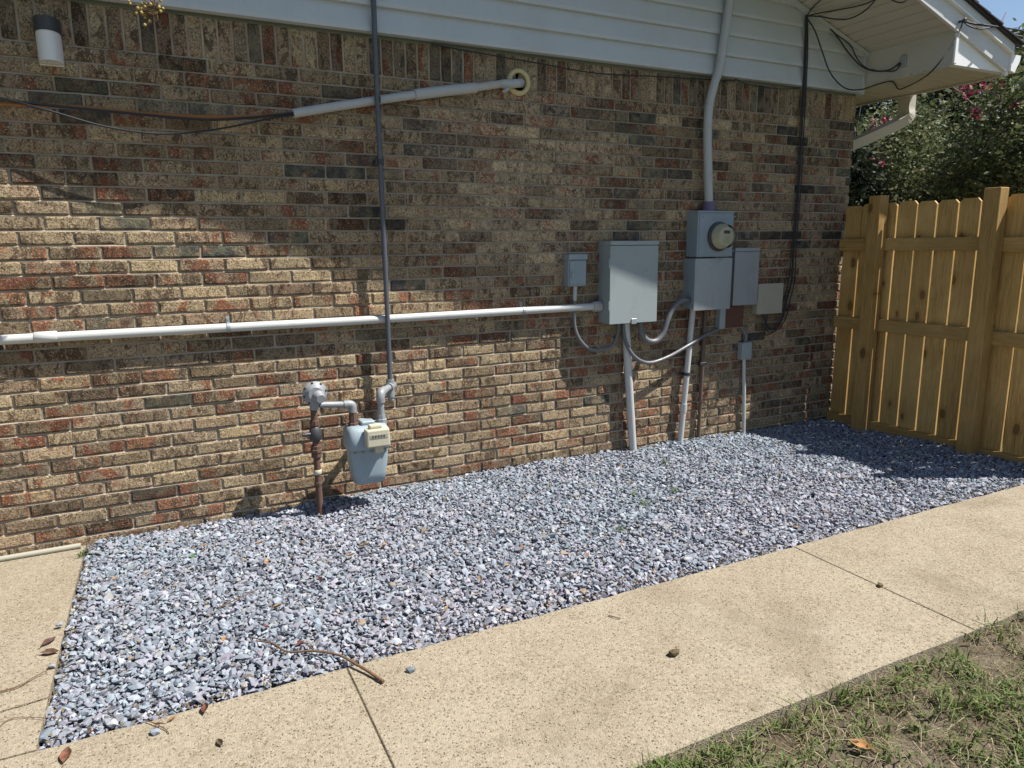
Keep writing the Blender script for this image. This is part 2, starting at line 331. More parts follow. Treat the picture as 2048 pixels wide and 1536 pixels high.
M['post'] = wood_material('treated_pine_post', 'z', 0.8)
M['stone'] = attr_material('crushed_stone', rough=0.85, bumpscale=260, bump=0.5)
M['leaf'] = attr_material('foliage', rough=0.6, bumpscale=40, bump=0, trans=0.3, var=0.25)
M['grass'] = attr_material('grass_blade', rough=0.6, bumpscale=60, bump=0, trans=0.25, var=0.2)
M['bark'] = painted('grey_bark', (0.20, 0.17, 0.14), 0.85, 0.1, dirt=0.5, scale=20, bump=0.5)
M['twig'] = painted('dry_twig', (0.14, 0.085, 0.05), 0.85, 0.15, dirt=0.5, scale=40, streak=False, bump=0.5)
M['pods'] = painted('seed_pods', (0.36, 0.27, 0.09), 0.7, 0.2, dirt=0.4, dirtcol=(0.16, 0.15, 0.05), scale=60, streak=False)
def soil_material():
    t = NT('sandy_soil', 0.95, 0.1); v = t.pos()
    c = t.ramp(t.noise(v, 4.5, 6, 0.65), [(0.3, (0.075, 0.058, 0.038)), (0.5, (0.13, 0.105, 0.073)), (0.7, (0.19, 0.158, 0.115))])
    c = t.mix(t.smooth(t.noise(v, 70, 5, 0.7), 0.5, 0.7, 0, 0.6), c, (0.055, 0.042, 0.025)); t.color(c)
    t.bump(t.math('ADD', t.noise(v, 60, 5, 0.7), t.noise(v, 12, 3, 0.6)), 0.8, 0.02); return t.m
M['soil'] = soil_material()
def ground_material():
    t = NT('rough_ground', 0.95, 0.1); v = t.pos()
    c = t.ramp(t.noise(v, 2.2, 6, 0.65), [(0.3, (0.06, 0.07, 0.025)), (0.55, (0.09, 0.10, 0.04)), (0.75, (0.15, 0.12, 0.07))]); t.color(c)
    t.bump(t.noise(v, 30, 5, 0.7), 0.8, 0.03); return t.m
M['ground'] = ground_material()
def under_gravel():
    t = NT('gravel_fines', 0.95, 0.1); v = t.pos()
    t.color(t.ramp(t.voro(v, 70), [(0.0, (0.20, 0.205, 0.215)), (0.5, (0.11, 0.11, 0.115))])); t.bump(t.voro(v, 70), 0.8, 0.01); return t.m
M['fines'] = under_gravel()

# ------------------------------------------------------------------ ground, pavement, bed
def ground_height(x, y):
    """top of the gravel / left slab: falls a little towards the wall"""
    t = min(1, max(0, 1+y/1.70)); k = np.interp(x, [-3, 0.0, 0.9, 2.2, 3.4, 4.9, 5.2], [-0.06, -0.045, -0.025, 0.004, -0.004, -0.03, -0.035])
    return float(k*t*t)
g = MB(); S = 400.0
g.add([(-S, -S, -0.12), (S, -S, -0.12), (S, S, -0.12), (-S, S, -0.12)], [(0, 1, 2, 3)])
tag(g.build('ground', M['ground']), kind='structure')
# concrete walk: slabs cast against each other
walk = empty('sidewalk', (0, -2.1, 0), kind='structure')
joints = [-3.27, -1.2, 0.872, 2.945, 5.02, 7.09]
for a, b in zip(joints[:-1], joints[1:]):
    n = 24; mb = MB(); prof = []
    jit = lambda: random.uniform(-0.003, 0.003)
    e0 = [(a+0.0025+(b-a-0.005)*i/n, -2.52+jit()) for i in range(n+1)]; e1 = [(b-0.0025-(b-a-0.005)*i/n, -1.70+jit()*1.3) for i in range(n+1)]
    poly = e0+e1; bm = bmesh.new()
    vs = [bm.verts.new((x, y, 0)) for x, y in poly]; f = bm.faces.new(vs)
    r = bmesh.ops.extrude_face_region(bm, geom=[f]); low = [v for v in r['geom'] if isinstance(v, bmesh.types.BMVert)]
    for v in low: v.co.z = -0.10
    topE = [e for e in bm.edges if all(abs(v.co.z) < 1e-6 for v in e.verts)]
    bmesh.ops.bevel(bm, geom=topE, offset=0.0025, segments=1, affect='EDGES')
    bm.verts.index_update(); mb.add([v.co.copy() for v in bm.verts], [[v.index for v in f.verts] for f in bm.faces]); bm.free()
    mb.build('concrete_slab', M['concrete'], walk)
jm = MB()
for j in joints[1:-1]: jm.box((j-0.012, -2.515, -0.09), (j+0.012, -1.705, -0.0045))
jm.build('joint_dirt', M['soil'], walk)
# slab on the left of the bed, cracked across
left = empty('patio', (-1.6, -0.9, 0), kind='structure')
def slab_poly(x0, x1, y0, y1, wav):
    n = 20; pts = [(x0, y0+0*i, 0) for i in (0,)]
    bot = [(x0+(x1-x0)*i/n, y0+(wav[0][i] if wav[0] is not None else 0)) for i in range(n+1)]
    top = [(x1-(x1-x0)*i/n, y1+(wav[1][n-i] if wav[1] is not None else 0)) for i in range(n+1)]
    mb = MB(); allp = bot+top; N = len(allp)
    vs = [Vector((x, y, ground_height(min(x, 0), y) + 0.0)) for x, y in allp]
    # rows in y so the fall towards the wall is followed
    rows = 8; vv = []; ff = []
    for r_ in range(rows+1):
        for i in range(n+1):
            xb, yb = bot[i]; xt, yt = top[n-i]; q = r_/rows; x, y = xb+(xt-xb)*q, yb+(yt-yb)*q
            vv.append((x, y, ground_height(min(x, 0), y)))
    for r_ in range(rows):
        for i in range(n): ff.append((r_*(n+1)+i, r_*(n+1)+i+1, (r_+1)*(n+1)+i+1, (r_+1)*(n+1)+i))
    mb.add(vv, ff)
    ring = list(range(n+1))+[(r_+1)*(n+1)+n for r_ in range(rows)]+[rows*(n+1)+n-1-i for i in range(n)]+[(rows-1-r_)*(n+1) for r_ in range(rows-1)]
    base = len(mb.v); low = [mb.v[i]-Vector((0, 0, 0.1)) for i in ring]; top_ = [mb.v[i].copy() for i in ring]; k = len(ring)
    mb.add(top_+low, [(i, (i+1) % k, (i+1) % k+k, i+k) for i in range(k)])
    return mb
wavy = [0.012*math.sin(i*1.3)+random.uniform(-.006, .006) for i in range(21)]
slab_poly(-3.2, -0.002, -1.693, -1.447, (None, wavy)).build('concrete_slab', M['concrete'], left)
slab_poly(-3.2, -0.002, -1.435, 0.0, (wavy, None)).build('concrete_slab', M['concrete'], left)
MB().box((-3.2, -1.5, -0.09), (-0.01, -1.40, -0.022)).build('joint_dirt', M['soil'], left)

# gravel: one bed of loose crushed stone
ico_v = []; 
bm = bmesh.new(); bmesh.ops.create_icosphere(bm, subdivisions=1, radius=1.0); bm.verts.index_update()
IV = np.array([v.co[:] for v in bm.verts]); IF = np.array([[v.index for v in f.verts] for f in bm.faces]); bm.free()
BX0, BX1, BY0, BY1 = 0.005, 5.24, -1.695, -0.004
PAL = np.array([(.205, .225, .25), (.17, .19, .215), (.245, .265, .29), (.21, .205, .235), (.235, .225, .25), (.155, .165, .185), (.30, .31, .325), (.25, .24, .225), (.11, .115, .13), (.20, .155, .11)])
PW_ = np.array([.21, .17, .15, .13, .10, .10, .04, .05, .035, .015])
SHAPES = []
for k in range(28):
    bm = bmesh.new(); rr_ = random.Random(k)
    for i in range(11):
        u = Vector((rr_.gauss(0, 1), rr_.gauss(0, 1), rr_.gauss(0, 1))).normalized()*rr_.uniform(.78, 1.08)
        bm.verts.new((u.x, u.y, u.z))
    r_h = bmesh.ops.convex_hull(bm, input=bm.verts[:]); bmesh.ops.delete(bm, geom=[v for v in bm.verts if not v.link_faces], context='VERTS')
    bmesh.ops.triangulate(bm, faces=bm.faces[:]); bmesh.ops.recalc_face_normals(bm, faces=bm.faces[:]); bm.verts.index_update()
    SHAPES.append((np.array([v.co[:] for v in bm.verts]), np.array([[v.index for v in f.verts] for f in bm.faces]))); bm.free()
def stones(xy, size, zoff, flat=(0.45, 0.85)):
    n = len(xy); which = rng.integers(0, len(SHAPES), n); z = np.array([ground_height(x, y) for x, y in xy])+zoff
    VV, FF, CC = [], [], []; base_i = 0
    for k, (sv_, sf_) in enumerate(SHAPES):
        ii = np.where(which == k)[0]; m_ = len(ii); nv = len(sv_)
        if not m_: continue
        sc = size[ii][:, None]*rng.uniform([0.85, 0.65, flat[0]], [1.5, 1.1, flat[1]], (m_, 3)); v = sv_[None]*sc[:, None, :]
        ang = np.stack([rng.normal(0, .38, m_), rng.normal(0, .38, m_), rng.uniform(0, 6.283, m_)], 1)
        for ax, (i, j) in ((0, (1, 2)), (1, (0, 2)), (2, (0, 1))):
            c, s = np.cos(ang[:, ax])[:, None], np.sin(ang[:, ax])[:, None]; a, b = v[..., i].copy(), v[..., j].copy()
            v[..., i] = a*c-b*s; v[..., j] = a*s+b*c
        v += np.concatenate([xy[ii], z[ii][:, None]], 1)[:, None, :]
        q = xy[ii]; hue = np.clip(0.5+0.45*np.sin(q[:, 0]*2.1+1.2*np.sin(q[:, 1]*3.0))*np.cos(q[:, 1]*2.6+q[:, 0])-0.35*(q[:, 1]+0.9)+rng.normal(0, .25, m_), 0, 1)[:, None]
        tintc = np.array([[.935, 1.0, 1.035]])*(1-hue)+np.array([[1.03, .995, 1.03]])*hue
        col = PAL[rng.choice(len(PAL), m_, p=PW_)]*rng.uniform(.82, 1.18, (m_, 1))*1.27*tintc
        VV.append(v.reshape(-1, 3)); FF.append((sf_[None]+(np.arange(m_)*nv)[:, None, None]).reshape(-1, 3)+base_i); base_i += m_*nv
        CC.append(np.concatenate([np.repeat(col, nv, 0), np.ones((m_*nv, 1))], 1))
    return np.concatenate(VV), np.concatenate(FF), np.concatenate(CC)
def bedgrid(step, jit):
    xs = np.arange(BX0+.008, BX1-.004, step); ys = np.arange(BY0+.010, BY1-.006, step)
    X, Y = np.meshgrid(xs, ys); P = np.stack([X.ravel(), Y.ravel()], 1)+rng.uniform(-jit, jit, (X.size, 2))
    P[:, 0] = np.clip(P[:, 0], BX0+.006, BX1); P[:, 1] = np.clip(P[:, 1], BY0+.010, BY1-.006); return P
P1 = bedgrid(0.0168, 0.011); P2 = bedgrid(0.0182, 0.012)
lump = lambda P: 0.006*np.sin(P[:, 0]*5.1+1)*np.cos(P[:, 1]*6.3)+0.004*np.sin(P[:, 0]*13+P[:, 1]*11)
edge = lambda P: np.clip(np.minimum(np.minimum(P[:, 0]-BX0, P[:, 1]-BY0)/0.10, 1), 0, 1)
s1 = np.clip(rng.lognormal(math.log(.0100), .36, len(P1)), .005, .021); s2 = np.clip(rng.lognormal(math.log(.0102), .38, len(P2)), .0048, .021)
A = stones(P1, s1, lump(P1)-0.008-0.007*(1-edge(P1))+rng.uniform(-.004, .004, len(P1)))
B = stones(P2, s2, lump(P2)+0.001-0.009*(1-edge(P2))+rng.uniform(-.003, .006, len(P2)))
vv = np.concatenate([A[0], B[0]]); ff = np.concatenate([A[1], B[1]+len(A[0])]); cc = np.concatenate([A[2], B[2]])
tag(arrays_mesh('gravel', vv, ff, M['stone'], attr={'tint': cc}), 'blue-grey crushed stone gravel filling the bed along the brick wall', 'gravel', kind='stuff')
# crumbs of dead leaf caught between the stones and along the edges of the bed
nl = 1500; Pl = np.stack([rng.uniform(.02, 5.1, nl), rng.uniform(-1.68, -.03, nl)], 1)
Pl[:650, 1] = -1.69+np.abs(rng.normal(0, .022, 650)); Pl[650:850, 0] = .012+np.abs(rng.normal(0, .02, 200))
zl_ = np.array([ground_height(x, y) for x, y in Pl])+np.where(np.arange(nl) < 850, .002, .010)+lump(Pl); al = rng.uniform(0, 6.283, nl); sl_ = rng.uniform(.003, .0095, nl)
ca, sa = np.cos(al)*sl_, np.sin(al)*sl_; up_ = rng.uniform(-.45, .7, (nl, 4))*sl_[:, None]
quad = np.stack([np.stack([Pl[:, 0]+ca, Pl[:, 1]+sa, zl_+up_[:, 0]], 1), np.stack([Pl[:, 0]-sa*.5, Pl[:, 1]+ca*.5, zl_+up_[:, 1]], 1), np.stack([Pl[:, 0]-ca, Pl[:, 1]-sa, zl_+up_[:, 2]], 1), np.stack([Pl[:, 0]+sa*.5, Pl[:, 1]-ca*.5, zl_+up_[:, 3]], 1)], 1).reshape(-1, 3)
lc_ = np.array([(.20, .12, .06), (.14, .09, .05), (.10, .06, .035), (.25, .17, .09), (.17, .15, .07)])[rng.integers(0, 5, nl)]
tag(arrays_mesh('leaf_litter', quad, np.arange(nl*4).reshape(-1, 4), M['leaf'], attr={'tint': np.concatenate([np.repeat(lc_, 4, 0), np.ones((nl*4, 1))], 1)}), 'brown crumbs of dead leaf scattered over the gravel and along its edge', 'leaf litter', kind='stuff')
# fines under the stones
xs = np.concatenate([np.linspace(0, 0.12, 6), np.linspace(0.2, 5.3, 54)]); ys = np.concatenate([np.linspace(-1.70, -1.58, 6), np.linspace(-1.5, 0.0, 18)]); mb = MB()
vs = [(x, y, ground_height(x, y)-0.016-0.012*(1-min(1, max(0, min(x-0.0, y+1.70)/0.10)))) for y in ys for x in xs]
mb.add(vs, [(j*60+i, j*60+i+1, (j+1)*60+i+1, (j+1)*60+i) for j in range(23) for i in range(59)])
tag(mb.build('gravel_bed', M['fines'], normals=False), kind='structure')
# yard: soil with patchy grass
n1, n2 = 110, 60; xs = np.linspace(-2.5, 7.5, n1); ys = np.linspace(-5.5, -2.523, n2); mb = MB()
def yard_z(x, y): return -0.022+0.010*math.sin(x*5.3+y*2)*math.sin(y*7.1+x)+0.006*math.sin(x*17+1)*math.sin(y*19)-(0.01 if y > -2.56 else 0)
mb.add([(x, y, yard_z(x, y)) for y in ys for x in xs], [(j*n1+i, j*n1+i+1, (j+1)*n1+i+1, (j+1)*n1+i) for j in range(n2-1) for i in range(n1-1)], True)
tag(mb.build('yard_soil', M['soil'], normals=False), kind='structure')

# ------------------------------------------------------------------ the house
H, L = 0.0667, 0.2127
XC = 5.262                                             # wall corner
house = empty('brick_house', (2.0, 0.5, 0), 'brick house gable end with pale lap siding and a boxed eave', 'house')
# mortar: weather-struck bed joints (flush below, cut back above), head joints slightly recessed
prof = [(0.12, -0.2), (0.0065, -0.2)]
for r in range(36, -1, -1):
    zj = (34-r)*H
    prof += [(0.0065, zj-0.0052), (0.0028, zj-0.0050), (0.0085, zj+0.0048), (0.0065, zj+0.0053)]
prof += [(0.0065, 2.448), (0.12, 2.448)]
prof = [q for q in prof if q[1] >= -0.2]
wall = MB().prism([(-2.7, y, z) for y, z in prof], (XC-0.006+2.7, 0, 0)).build('brick_wall', M['mortar'], house)
MB().box((-2.7, 0.14, -0.2), (XC-0.01, 8.0, 2.60)).build('house_core', M['mortar'], house)
def brick_shape(l, h, long_x=True):
    ins = 0.007
    def cuts(d, n): return [-d/2, -d/2+ins]+[(-d/2+d*k/n) for k in range(1, n)]+[d/2-ins, d/2]
    xs_, zs_ = (cuts(l, 2), cuts(h, 1)) if long_x else (cuts(l, 1), cuts(h, 2))
    nx, nz = len(xs_)-1, len(zs_)-1; vs = []; fs = []
    tl = random.uniform(-.0012, .0012)
    for j in range(nz+1):
        for i in range(nx+1):
            ed = i in (0, nx) or j in (0, nz); cr = i in (0, nx) and j in (0, nz); x, z = xs_[i], zs_[j]
            x += random.uniform(-.0016, .0016); z += random.uniform(-.0016, .0016)
            if cr: x *= 0.988; z *= 0.95
            y = (0.0024+random.uniform(-.0012, .0034)) if ed else -0.0006+random.uniform(-.0016, .0016)+tl*(1 if j > nz/2 else -1)
            vs.append((x, y, z))
    for j in range(nz):
        for i in range(nx):
            a = j*(nx+1)+i; fs.append((a, a+1, a+nx+2, a+nx+1))
    ring = list(range(nx+1))+[(j+1)*(nx+1)+nx for j in range(nz)]+[nz*(nx+1)+nx-1-i for i in range(nx)]+[(nz-1-j)*(nx+1) for j in range(nz-1)]
    n = len(vs); k = len(ring)
    vs += [(vs[i][0]*0.998, 0.03, vs[i][2]*0.99) for i in ring]
    fs += [(ring[(i+1) % k], ring[i], n+i, n+(i+1) % k) for i in range(k)]
    return vs, fs
def mesh_of(name, vs, fs, mat):
    me = bpy.data.meshes.new(name); me.from_pydata(vs, [], fs); me.materials.append(mat); me.update(); return me
BV = [brick_shape(L-.0090, H-.0088) for _ in range(12)]
SV = [brick_shape(H-.0098, 0.178, False) for _ in range(8)]
BM = [mesh_of('brick', v, f, M['brick']) for v, f in BV]; SM = [mesh_of('brick', v, f, M['brick']) for v, f in SV]
DARK = [(127,200),(343,213),(437,218),(200,238),(143,383),(193,415),(257,445),(480,500),(340,500),(290,67),(705,183),(855,253),(855,303),(935,305),(622,343),(699,347),(792,352),(732,322),(752,428),(565,473),(775,450),(872,127),(895,130),(915,133),(745,110),
        (1274,233),(1274,280),(1304,347),(1354,347),(1251,390),(1271,410),(1274,457),(1257,473),(1404,263),(1514,373),(1351,187),(1384,180),(1514,187),(1569,260),(1626,243),(1673,247),(1706,247),(1593,280),(1666,287),(1653,303),(1566,337),(1696,343),(1606,377),(1696,360),(1593,470),(1649,470),(1603,487),
        (1293,710),(1597,682),(1467,695),(1543,470),(1597,490),(1183,590),(1560,60),(520,125)]
DARKW = [(p.x, p.z) for p in (PW(*q) for q in DARK)]
items = []                                             # (x, z, half length, half height, is_soldier, scale_x)
for r in range(-0, 37):
    z = (33-r)*H+H/2; off = 0 if r % 2 == 1 else L/2
    for i in range(-14, 27):
        x0, x1 = i*L+off, (i+1)*L+off
        if x0 < -2.7: continue
        if x0 > XC-0.04: continue
        x1 = min(x1, XC+0.005); items.append(((x0+x1)/2, z, (x1-x0)/2, H/2, 0, (x1-x0-.0098)/(L-.0098)))
zs = 34*H+0.093
for i in range(-40, 80):
    x0 = i*H; x1 = x0+H
    if x0 < -2.7 or x0 > XC-0.04: continue
    x1 = min(x1, XC+0.004); items.append(((x0+x1)/2, zs, (x1-x0)/2, 0.1, 1, (x1-x0-.0098)/(H-.0098)))
def seen(x, z):
    d = Vector((x, 0, z))-CPOS; dep = d.dot(CF); px = 1024+FPX*d.dot(CR)/dep; py = 768-FPX*d.dot(CU)/dep
    return -20 < px < 2060 and -20 < py < 1540, dep
rank = []
for k, it in enumerate(items):
    ok, dep = seen(it[0], it[1])
    if ok and it[1] > -0.02: rank.append((it[2]*it[3]/dep**3, k))
rank.sort(reverse=True); near = set(k for _, k in rank[:300])
SVv, SVf, SVc = [], [], []; nb = 0
for k, (x, z, hl, hh, sol, sx) in enumerate(items):
    dark = any(abs(x-a) < hl and abs(z-b) < hh for a, b in DARKW)
    if random.random() < 0.016: dark = True
    tint = (random.random(), random.random()*(0.9 if z > 1.25 else 1.0), random.uniform(.55, 1.0) if dark else (random.uniform(.1, .35) if random.random() < .07 else 0.0), 1)
    vi = random.randrange(len(SM) if sol else len(BM)); dy = random.uniform(-.0022, .0022); rot = random.gauss(0, .004)
    if k in near:
        o = bpy.data.objects.new('brick', (SM if sol else BM)[vi]); COL.objects.link(o); o.parent = wall
        o.location = Vector((x, dy, z))-origin(wall); o.scale = (sx, 1, 1); o.rotation_euler = (0, rot, 0); o.color = tint
    else:
        vs, fs = (SV if sol else BV)[vi]; c, s = math.cos(rot), math.sin(rot)
        for q in vs: SVv.append((x+(q[0]*c+q[2]*s)*sx, q[1]+dy, z+q[2]*c-q[0]*s)); SVc.append(tint)
        SVf += [tuple(i+nb for i in f) for f in fs]; nb += len(vs)
OFF = origin(wall)
so_ = arrays_mesh('bricks', np.array(SVv)-np.array(OFF), np.array(SVf), M['brick'], wall, {'tint': np.array(SVc)})
so_.color = (0, 0, 0, 0); so_['kind'] = 'stuff'

# siding boards, cut off by the roof slope
SLOPE = 0.335
def zb(x): return 2.79+SLOPE*(5.11-x)                   # lower edge of the rake fascia
RIDGE = -0.6
EXPO = 0.127; seams = {0: 4.335, 1: 4.335, 2: 3.26, 3: 3.26, 4: 4.80, 5: 4.1, 6: 2.2, 7: 2.2}
sid = empty_part = None
for k in range(18):
    z0 = 2.466+k*EXPO; z1 = z0+EXPO
    xr = lambda z: min(XC+0.012, 5.11-(z-0.02-2.79)/SLOPE)
    a0, a1 = xr(z0), xr(z1)
    if a1 < RIDGE+0.2: break
    cuts = [-2.7]+([seams[k]] if k in seams and seams[k] < a1-0.1 else [])
    for ci, xa in enumerate(cuts):
        last = ci == len(cuts)-1; b0, b1 = (a0, a1) if last else (cuts[ci+1]+0.025,)*2; lift = 0.0 if last else 0.0022
        mb = MB(); prof = [(z0, -0.014-lift), (z0+0.002, -0.043-lift), (z0+0.02, -0.044-lift), (z1+0.002, -0.020-lift), (z1+0.012, -0.018-lift)]
        vs = []; 
        for z, y in prof:
            q = min(1, max(0, (z-z0)/EXPO)); vs += [(xa, y, z), (b0+(b1-b0)*q, y, z)]
        vs += [(xa, -0.004, z1+0.012), (b1, -0.004, z1+0.012), (xa, -0.004, z0), (b0, -0.004, z0)]
        n = len(vs)//2; fs = [(2*i, 2*i+1, 2*i+3, 2*i+2) for i in range(n-1)]+[(2*n-2, 2*n-1, 1, 0)]
        fs += [tuple(2*i for i in range(n))[::-1], tuple(2*i+1 for i in range(n))]
        mb.add(vs, fs).build('siding_board', M['siding'], house)
MB().box((-2.7, 0.035, 2.449), (XC, 0.12, 2.78)).build('gable_sheathing', M['siding'], house)
pl = MB(); pl.prism([(-2.7, 0.0, 2.78), (XC, 0.0, 2.78), (RIDGE, 0.0, zb(RIDGE)), (-2.7, 0.0, zb(RIDGE)-SLOPE*2.1)], (0, 0.1, 0)); pl.build('gable_sheathing', M['siding'], house)
MB().box((XC+0.003, -0.042, 2.458), (XC+0.03, 0.05, 2.765), 0.003).build('corner_trim', M['siding'], house)
# J channel along the rake
D = 0.70; XE = 5.885                                     # rake overhang, eave line
jl = MB(); jl.prism([(3.0, -0.06, zb(3.0)-0.012), (XC+0.03, -0.06, zb(XC+0.03)-0.012), (XC+0.03, -0.06, zb(XC+0.03)+0.016), (3.0, -0.06, zb(3.0)+0.016)], (0, 0.03, 0)); jl.build('channel_trim', M['siding'], house)
# rake soffit boards with a groove between them
cosS = 1/math.sqrt(1+SLOPE**2)
def soffit_board(xa, xb, z_of, y0, y1, name='soffit_board', mat='soffit'):
    mb = MB(); g_ = 0.004; t_ = 0.014; e = 0.009
    pr = [(xa+0.006, t_), (xa+0.006, e), (xa+g_+e, 0), (xb-g_-e, 0), (xb-0.006, e), (xb-0.006, t_)]
    mb.prism([(x, y0, z_of(x)+h) for x, h in pr], (0, y1-y0, 0)); return mb
xx = XC+0.06
while xx > 3.7:
    soffit_board(xx-0.094, xx, lambda x: zb(x)+0.022, -D+0.012, -0.03).build('soffit_board', M['soffit'], house); xx -= 0.094
sheet = MB(); sheet.prism([(RIDGE, -D+0.012, zb(RIDGE)+0.022), (xx, -D+0.012, zb(xx)+0.022), (xx, -D+0.012, zb(xx)+0.034), (RIDGE, -D+0.012, zb(RIDGE)+0.034)], (0, D-0.04, 0)); sheet.build('soffit_sheet', M['soffit'], house)
sheet = MB(); zl = lambda x: zb(RIDGE)-SLOPE*(RIDGE-x)
sheet.prism([(-2.7, -D+0.012, zl(-2.7)+0.022), (RIDGE, -D+0.012, zl(RIDGE)+0.022), (RIDGE, -D+0.012, zl(RIDGE)+0.034), (-2.7, -D+0.012, zl(-2.7)+0.034)], (0, D-0.04, 0)); sheet.build('soffit_sheet', M['soffit'], house)
# rake fascia: lower board, drip trim, upper strip
def rake_strip(h0, h1, y0, y1, name, mat, x_end=XE+0.02, x_start=RIDGE):
    mb = MB(); mb.prism([(x_start, y0, zb(x_start)+h0), (x_end, y0, zb(x_end)+h0), (x_end, y0, zb(x_end)+h1), (x_start, y0, zb(x_start)+h1)], (0, y1-y0, 0)); return mb.build(name, M[mat], house)
rake_strip(0.0, 0.118, -D-0.012, -D+0.010, 'fascia_board', 'fascia', XE)
rake_strip(0.118, 0.128, -D-0.036, -D+0.010, 'drip_edge', 'white', XE+0.01)
rake_strip(0.128, 0.186, -D-0.028, -D+0.010, 'fascia_trim', 'fascia', XE+0.02)
mb = MB()
for h0, h1, y0 in ((0.0, 0.186, -D-0.012),):
    mb.prism([(-2.7, y0, zl(-2.7)+h0), (RIDGE, y0, zl(RIDGE)+h0), (RIDGE, y0, zl(RIDGE)+h1), (-2.7, y0, zl(-2.7)+h1)], (0, 0.022, 0))
mb.build('fascia_board', M['fascia'], house)
# roof: deck and shingle tabs along the rake edge
roof = MB(); 
roof.prism([(RIDGE, -D-0.048, zb(RIDGE)+0.187), (XE+0.06, -D-0.048, zb(XE+0.06)+0.187), (XE+0.06, -D-0.048, zb(XE+0.06)+0.199), (RIDGE, -D-0.048, zb(RIDGE)+0.199)], (0, 8.7, 0))
roof.prism([(-6.4, -D-0.03, zl(-6.4)+0.187), (RIDGE, -D-0.03, zl(RIDGE)+0.187), (RIDGE, -D-0.03, zl(RIDGE)+0.199), (-6.4, -D-0.03, zl(-6.4)+0.199)], (0, 8.7, 0))
roof = roof.build('roof', M['shingle'], house)
xx = XE+0.085; k = 0
while xx > 4.4:
    xa = xx-0.142; y0 = -D-0.060+random.uniform(-.006, .006); mb = MB()
    mb.prism([(xa-0.05, y0, zb(xa-0.05)+0.199), (xx, y0, zb(xx)+0.206), (xx, y0, zb(xx)+0.217), (xa-0.05, y0, zb(xa-0.05)+0.204)], (0, 0.30, 0))
    mb.build('shingle', M['shingle'], roof); xx = xa; k += 1
mb = MB(); mb.prism([(RIDGE, -D-0.042, zb(RIDGE)+0.200), (xx, -D-0.042, zb(xx)+0.200), (xx, -D-0.042, zb(xx)+0.212), (RIDGE, -D-0.042, zb(RIDGE)+0.212)], (0, 0.3, 0)); mb.build('shingle_course', M['shingle'], roof)
# boxed eave return
ZE = 2.532
MB().prism([(XC+0.034, -0.035, ZE+0.001), (XC+0.034, -D+0.013, ZE+0.001), (XC+0.034, -D+0.013, zb(XC+0.034)+0.021), (XC+0.034, -0.035, zb(XC+0.034)+0.021)], (0.012, 0, 0)).build('return_panel', M['soffit'], house)
MB().prism([(XC+0.05, -D+0.012, ZE+0.0005), (XE-0.005, -D+0.012, ZE+0.0005), (XC+0.05, -D+0.012, zb(XC+0.05)+0.004)], (0, 0.015, 0)).build('return_front', M['white'], house)
MB().box((XC+0.030, -D-0.004, ZE+0.002), (XC+0.062, -D+0.011, zb(XC+0.03)-0.004), 0.003).build('return_corner_trim', M['white'], house)
y = -D+0.012
while y < 2.2:
    mb = MB(); g_, e, t_ = 0.004, 0.009, 0.012
    pr = [(y+.006, t_), (y+.006, e), (y+g_+e, 0), (y+0.094-g_-e, 0), (y+0.094-.006, e), (y+0.094-.006, t_)]
    mb.prism([(XC+0.028, yy, ZE-0.012+h) for yy, h in pr], (XE-XC-0.046, 0, 0)); mb.build('eave_soffit_board', M['soffit'], house); y += 0.094
MB().box((XC+0.028, y, ZE-0.012), (XE-0.018, 8.0, ZE)).build('eave_soffit_sheet', M['soffit'], house)
MB().box((XE-0.018, -D-0.010, ZE-0.020), (XE+0.004, 8.0, zb(XE)+0.17)).build('eave_fascia', M['white'], house)
MB().box((XE-0.030, -D-0.012, ZE-0.026), (XE+0.006, 8.0, ZE-0.0205), 0.002).build('eave_edge_trim', M['soffit'], house)
# gutter with end cap
gp = [(XE+0.006, 0.125), (XE+0.006, 0.018), (XE+0.055, 0.010), (XE+0.075, 0.045), (XE+0.10, 0.085), (XE+0.108, 0.125), (XE+0.112, 0.125), (XE+0.104, 0.083), (XE+0.079, 0.042), (XE+0.058, 0.006), (XE+0.003, 0.014)]
gut = MB(); gut.prism([(x, -D-0.02, ZE-0.01+h) for x, h in gp], (0, 8.5, 0)); gut = gut.build('gutter', M['white'], house)
MB().prism([(x, -D-0.026, ZE-0.01+h) for x, h in gp[:6]], (0, 0.006, 0)).build('gutter_end_cap', M['white'], gut)
# downspout: drops from the gutter, cranks back to the side wall, runs down it
dy = PX(1815, 190, XE+0.055).y
path = spline([(XE+0.055, dy, ZE-0.005), (XE+0.055, dy, ZE-0.10), (XE+0.02, dy, ZE-0.20), (XE-0.25, dy+.12, ZE-0.34), (XC+0.13, dy+.26, ZE-0.46), (XC+0.062, dy+.3, ZE-0.56), (XC+0.062, dy+.3, ZE-0.7), (XC+0.062, dy+.3, 0.1)], 6)
mb = MB(); hw, hd = 0.050, 0.038; vs = []; fs = []; n = len(path)
for i, p_ in enumerate(path):
    tg = (path[min(i+1, n-1)]-path[max(i-1, 0)]).normalized(); sd = Vector((0, 1, 0)); up = tg.cross(sd).normalized()
    for a, b in ((-1, -1), (1, -1), (1, 1), (-1, 1)): vs.append(p_+sd*(a*hw)+up*(b*hd))
for i in range(n-1):
    for k in range(4): fs.append((4*i+k, 4*i+(k+1) % 4, 4*i+4+(k+1) % 4, 4*i+4+k))
mb.add(vs, fs); mb.build('downspout', M['soffit'], house)

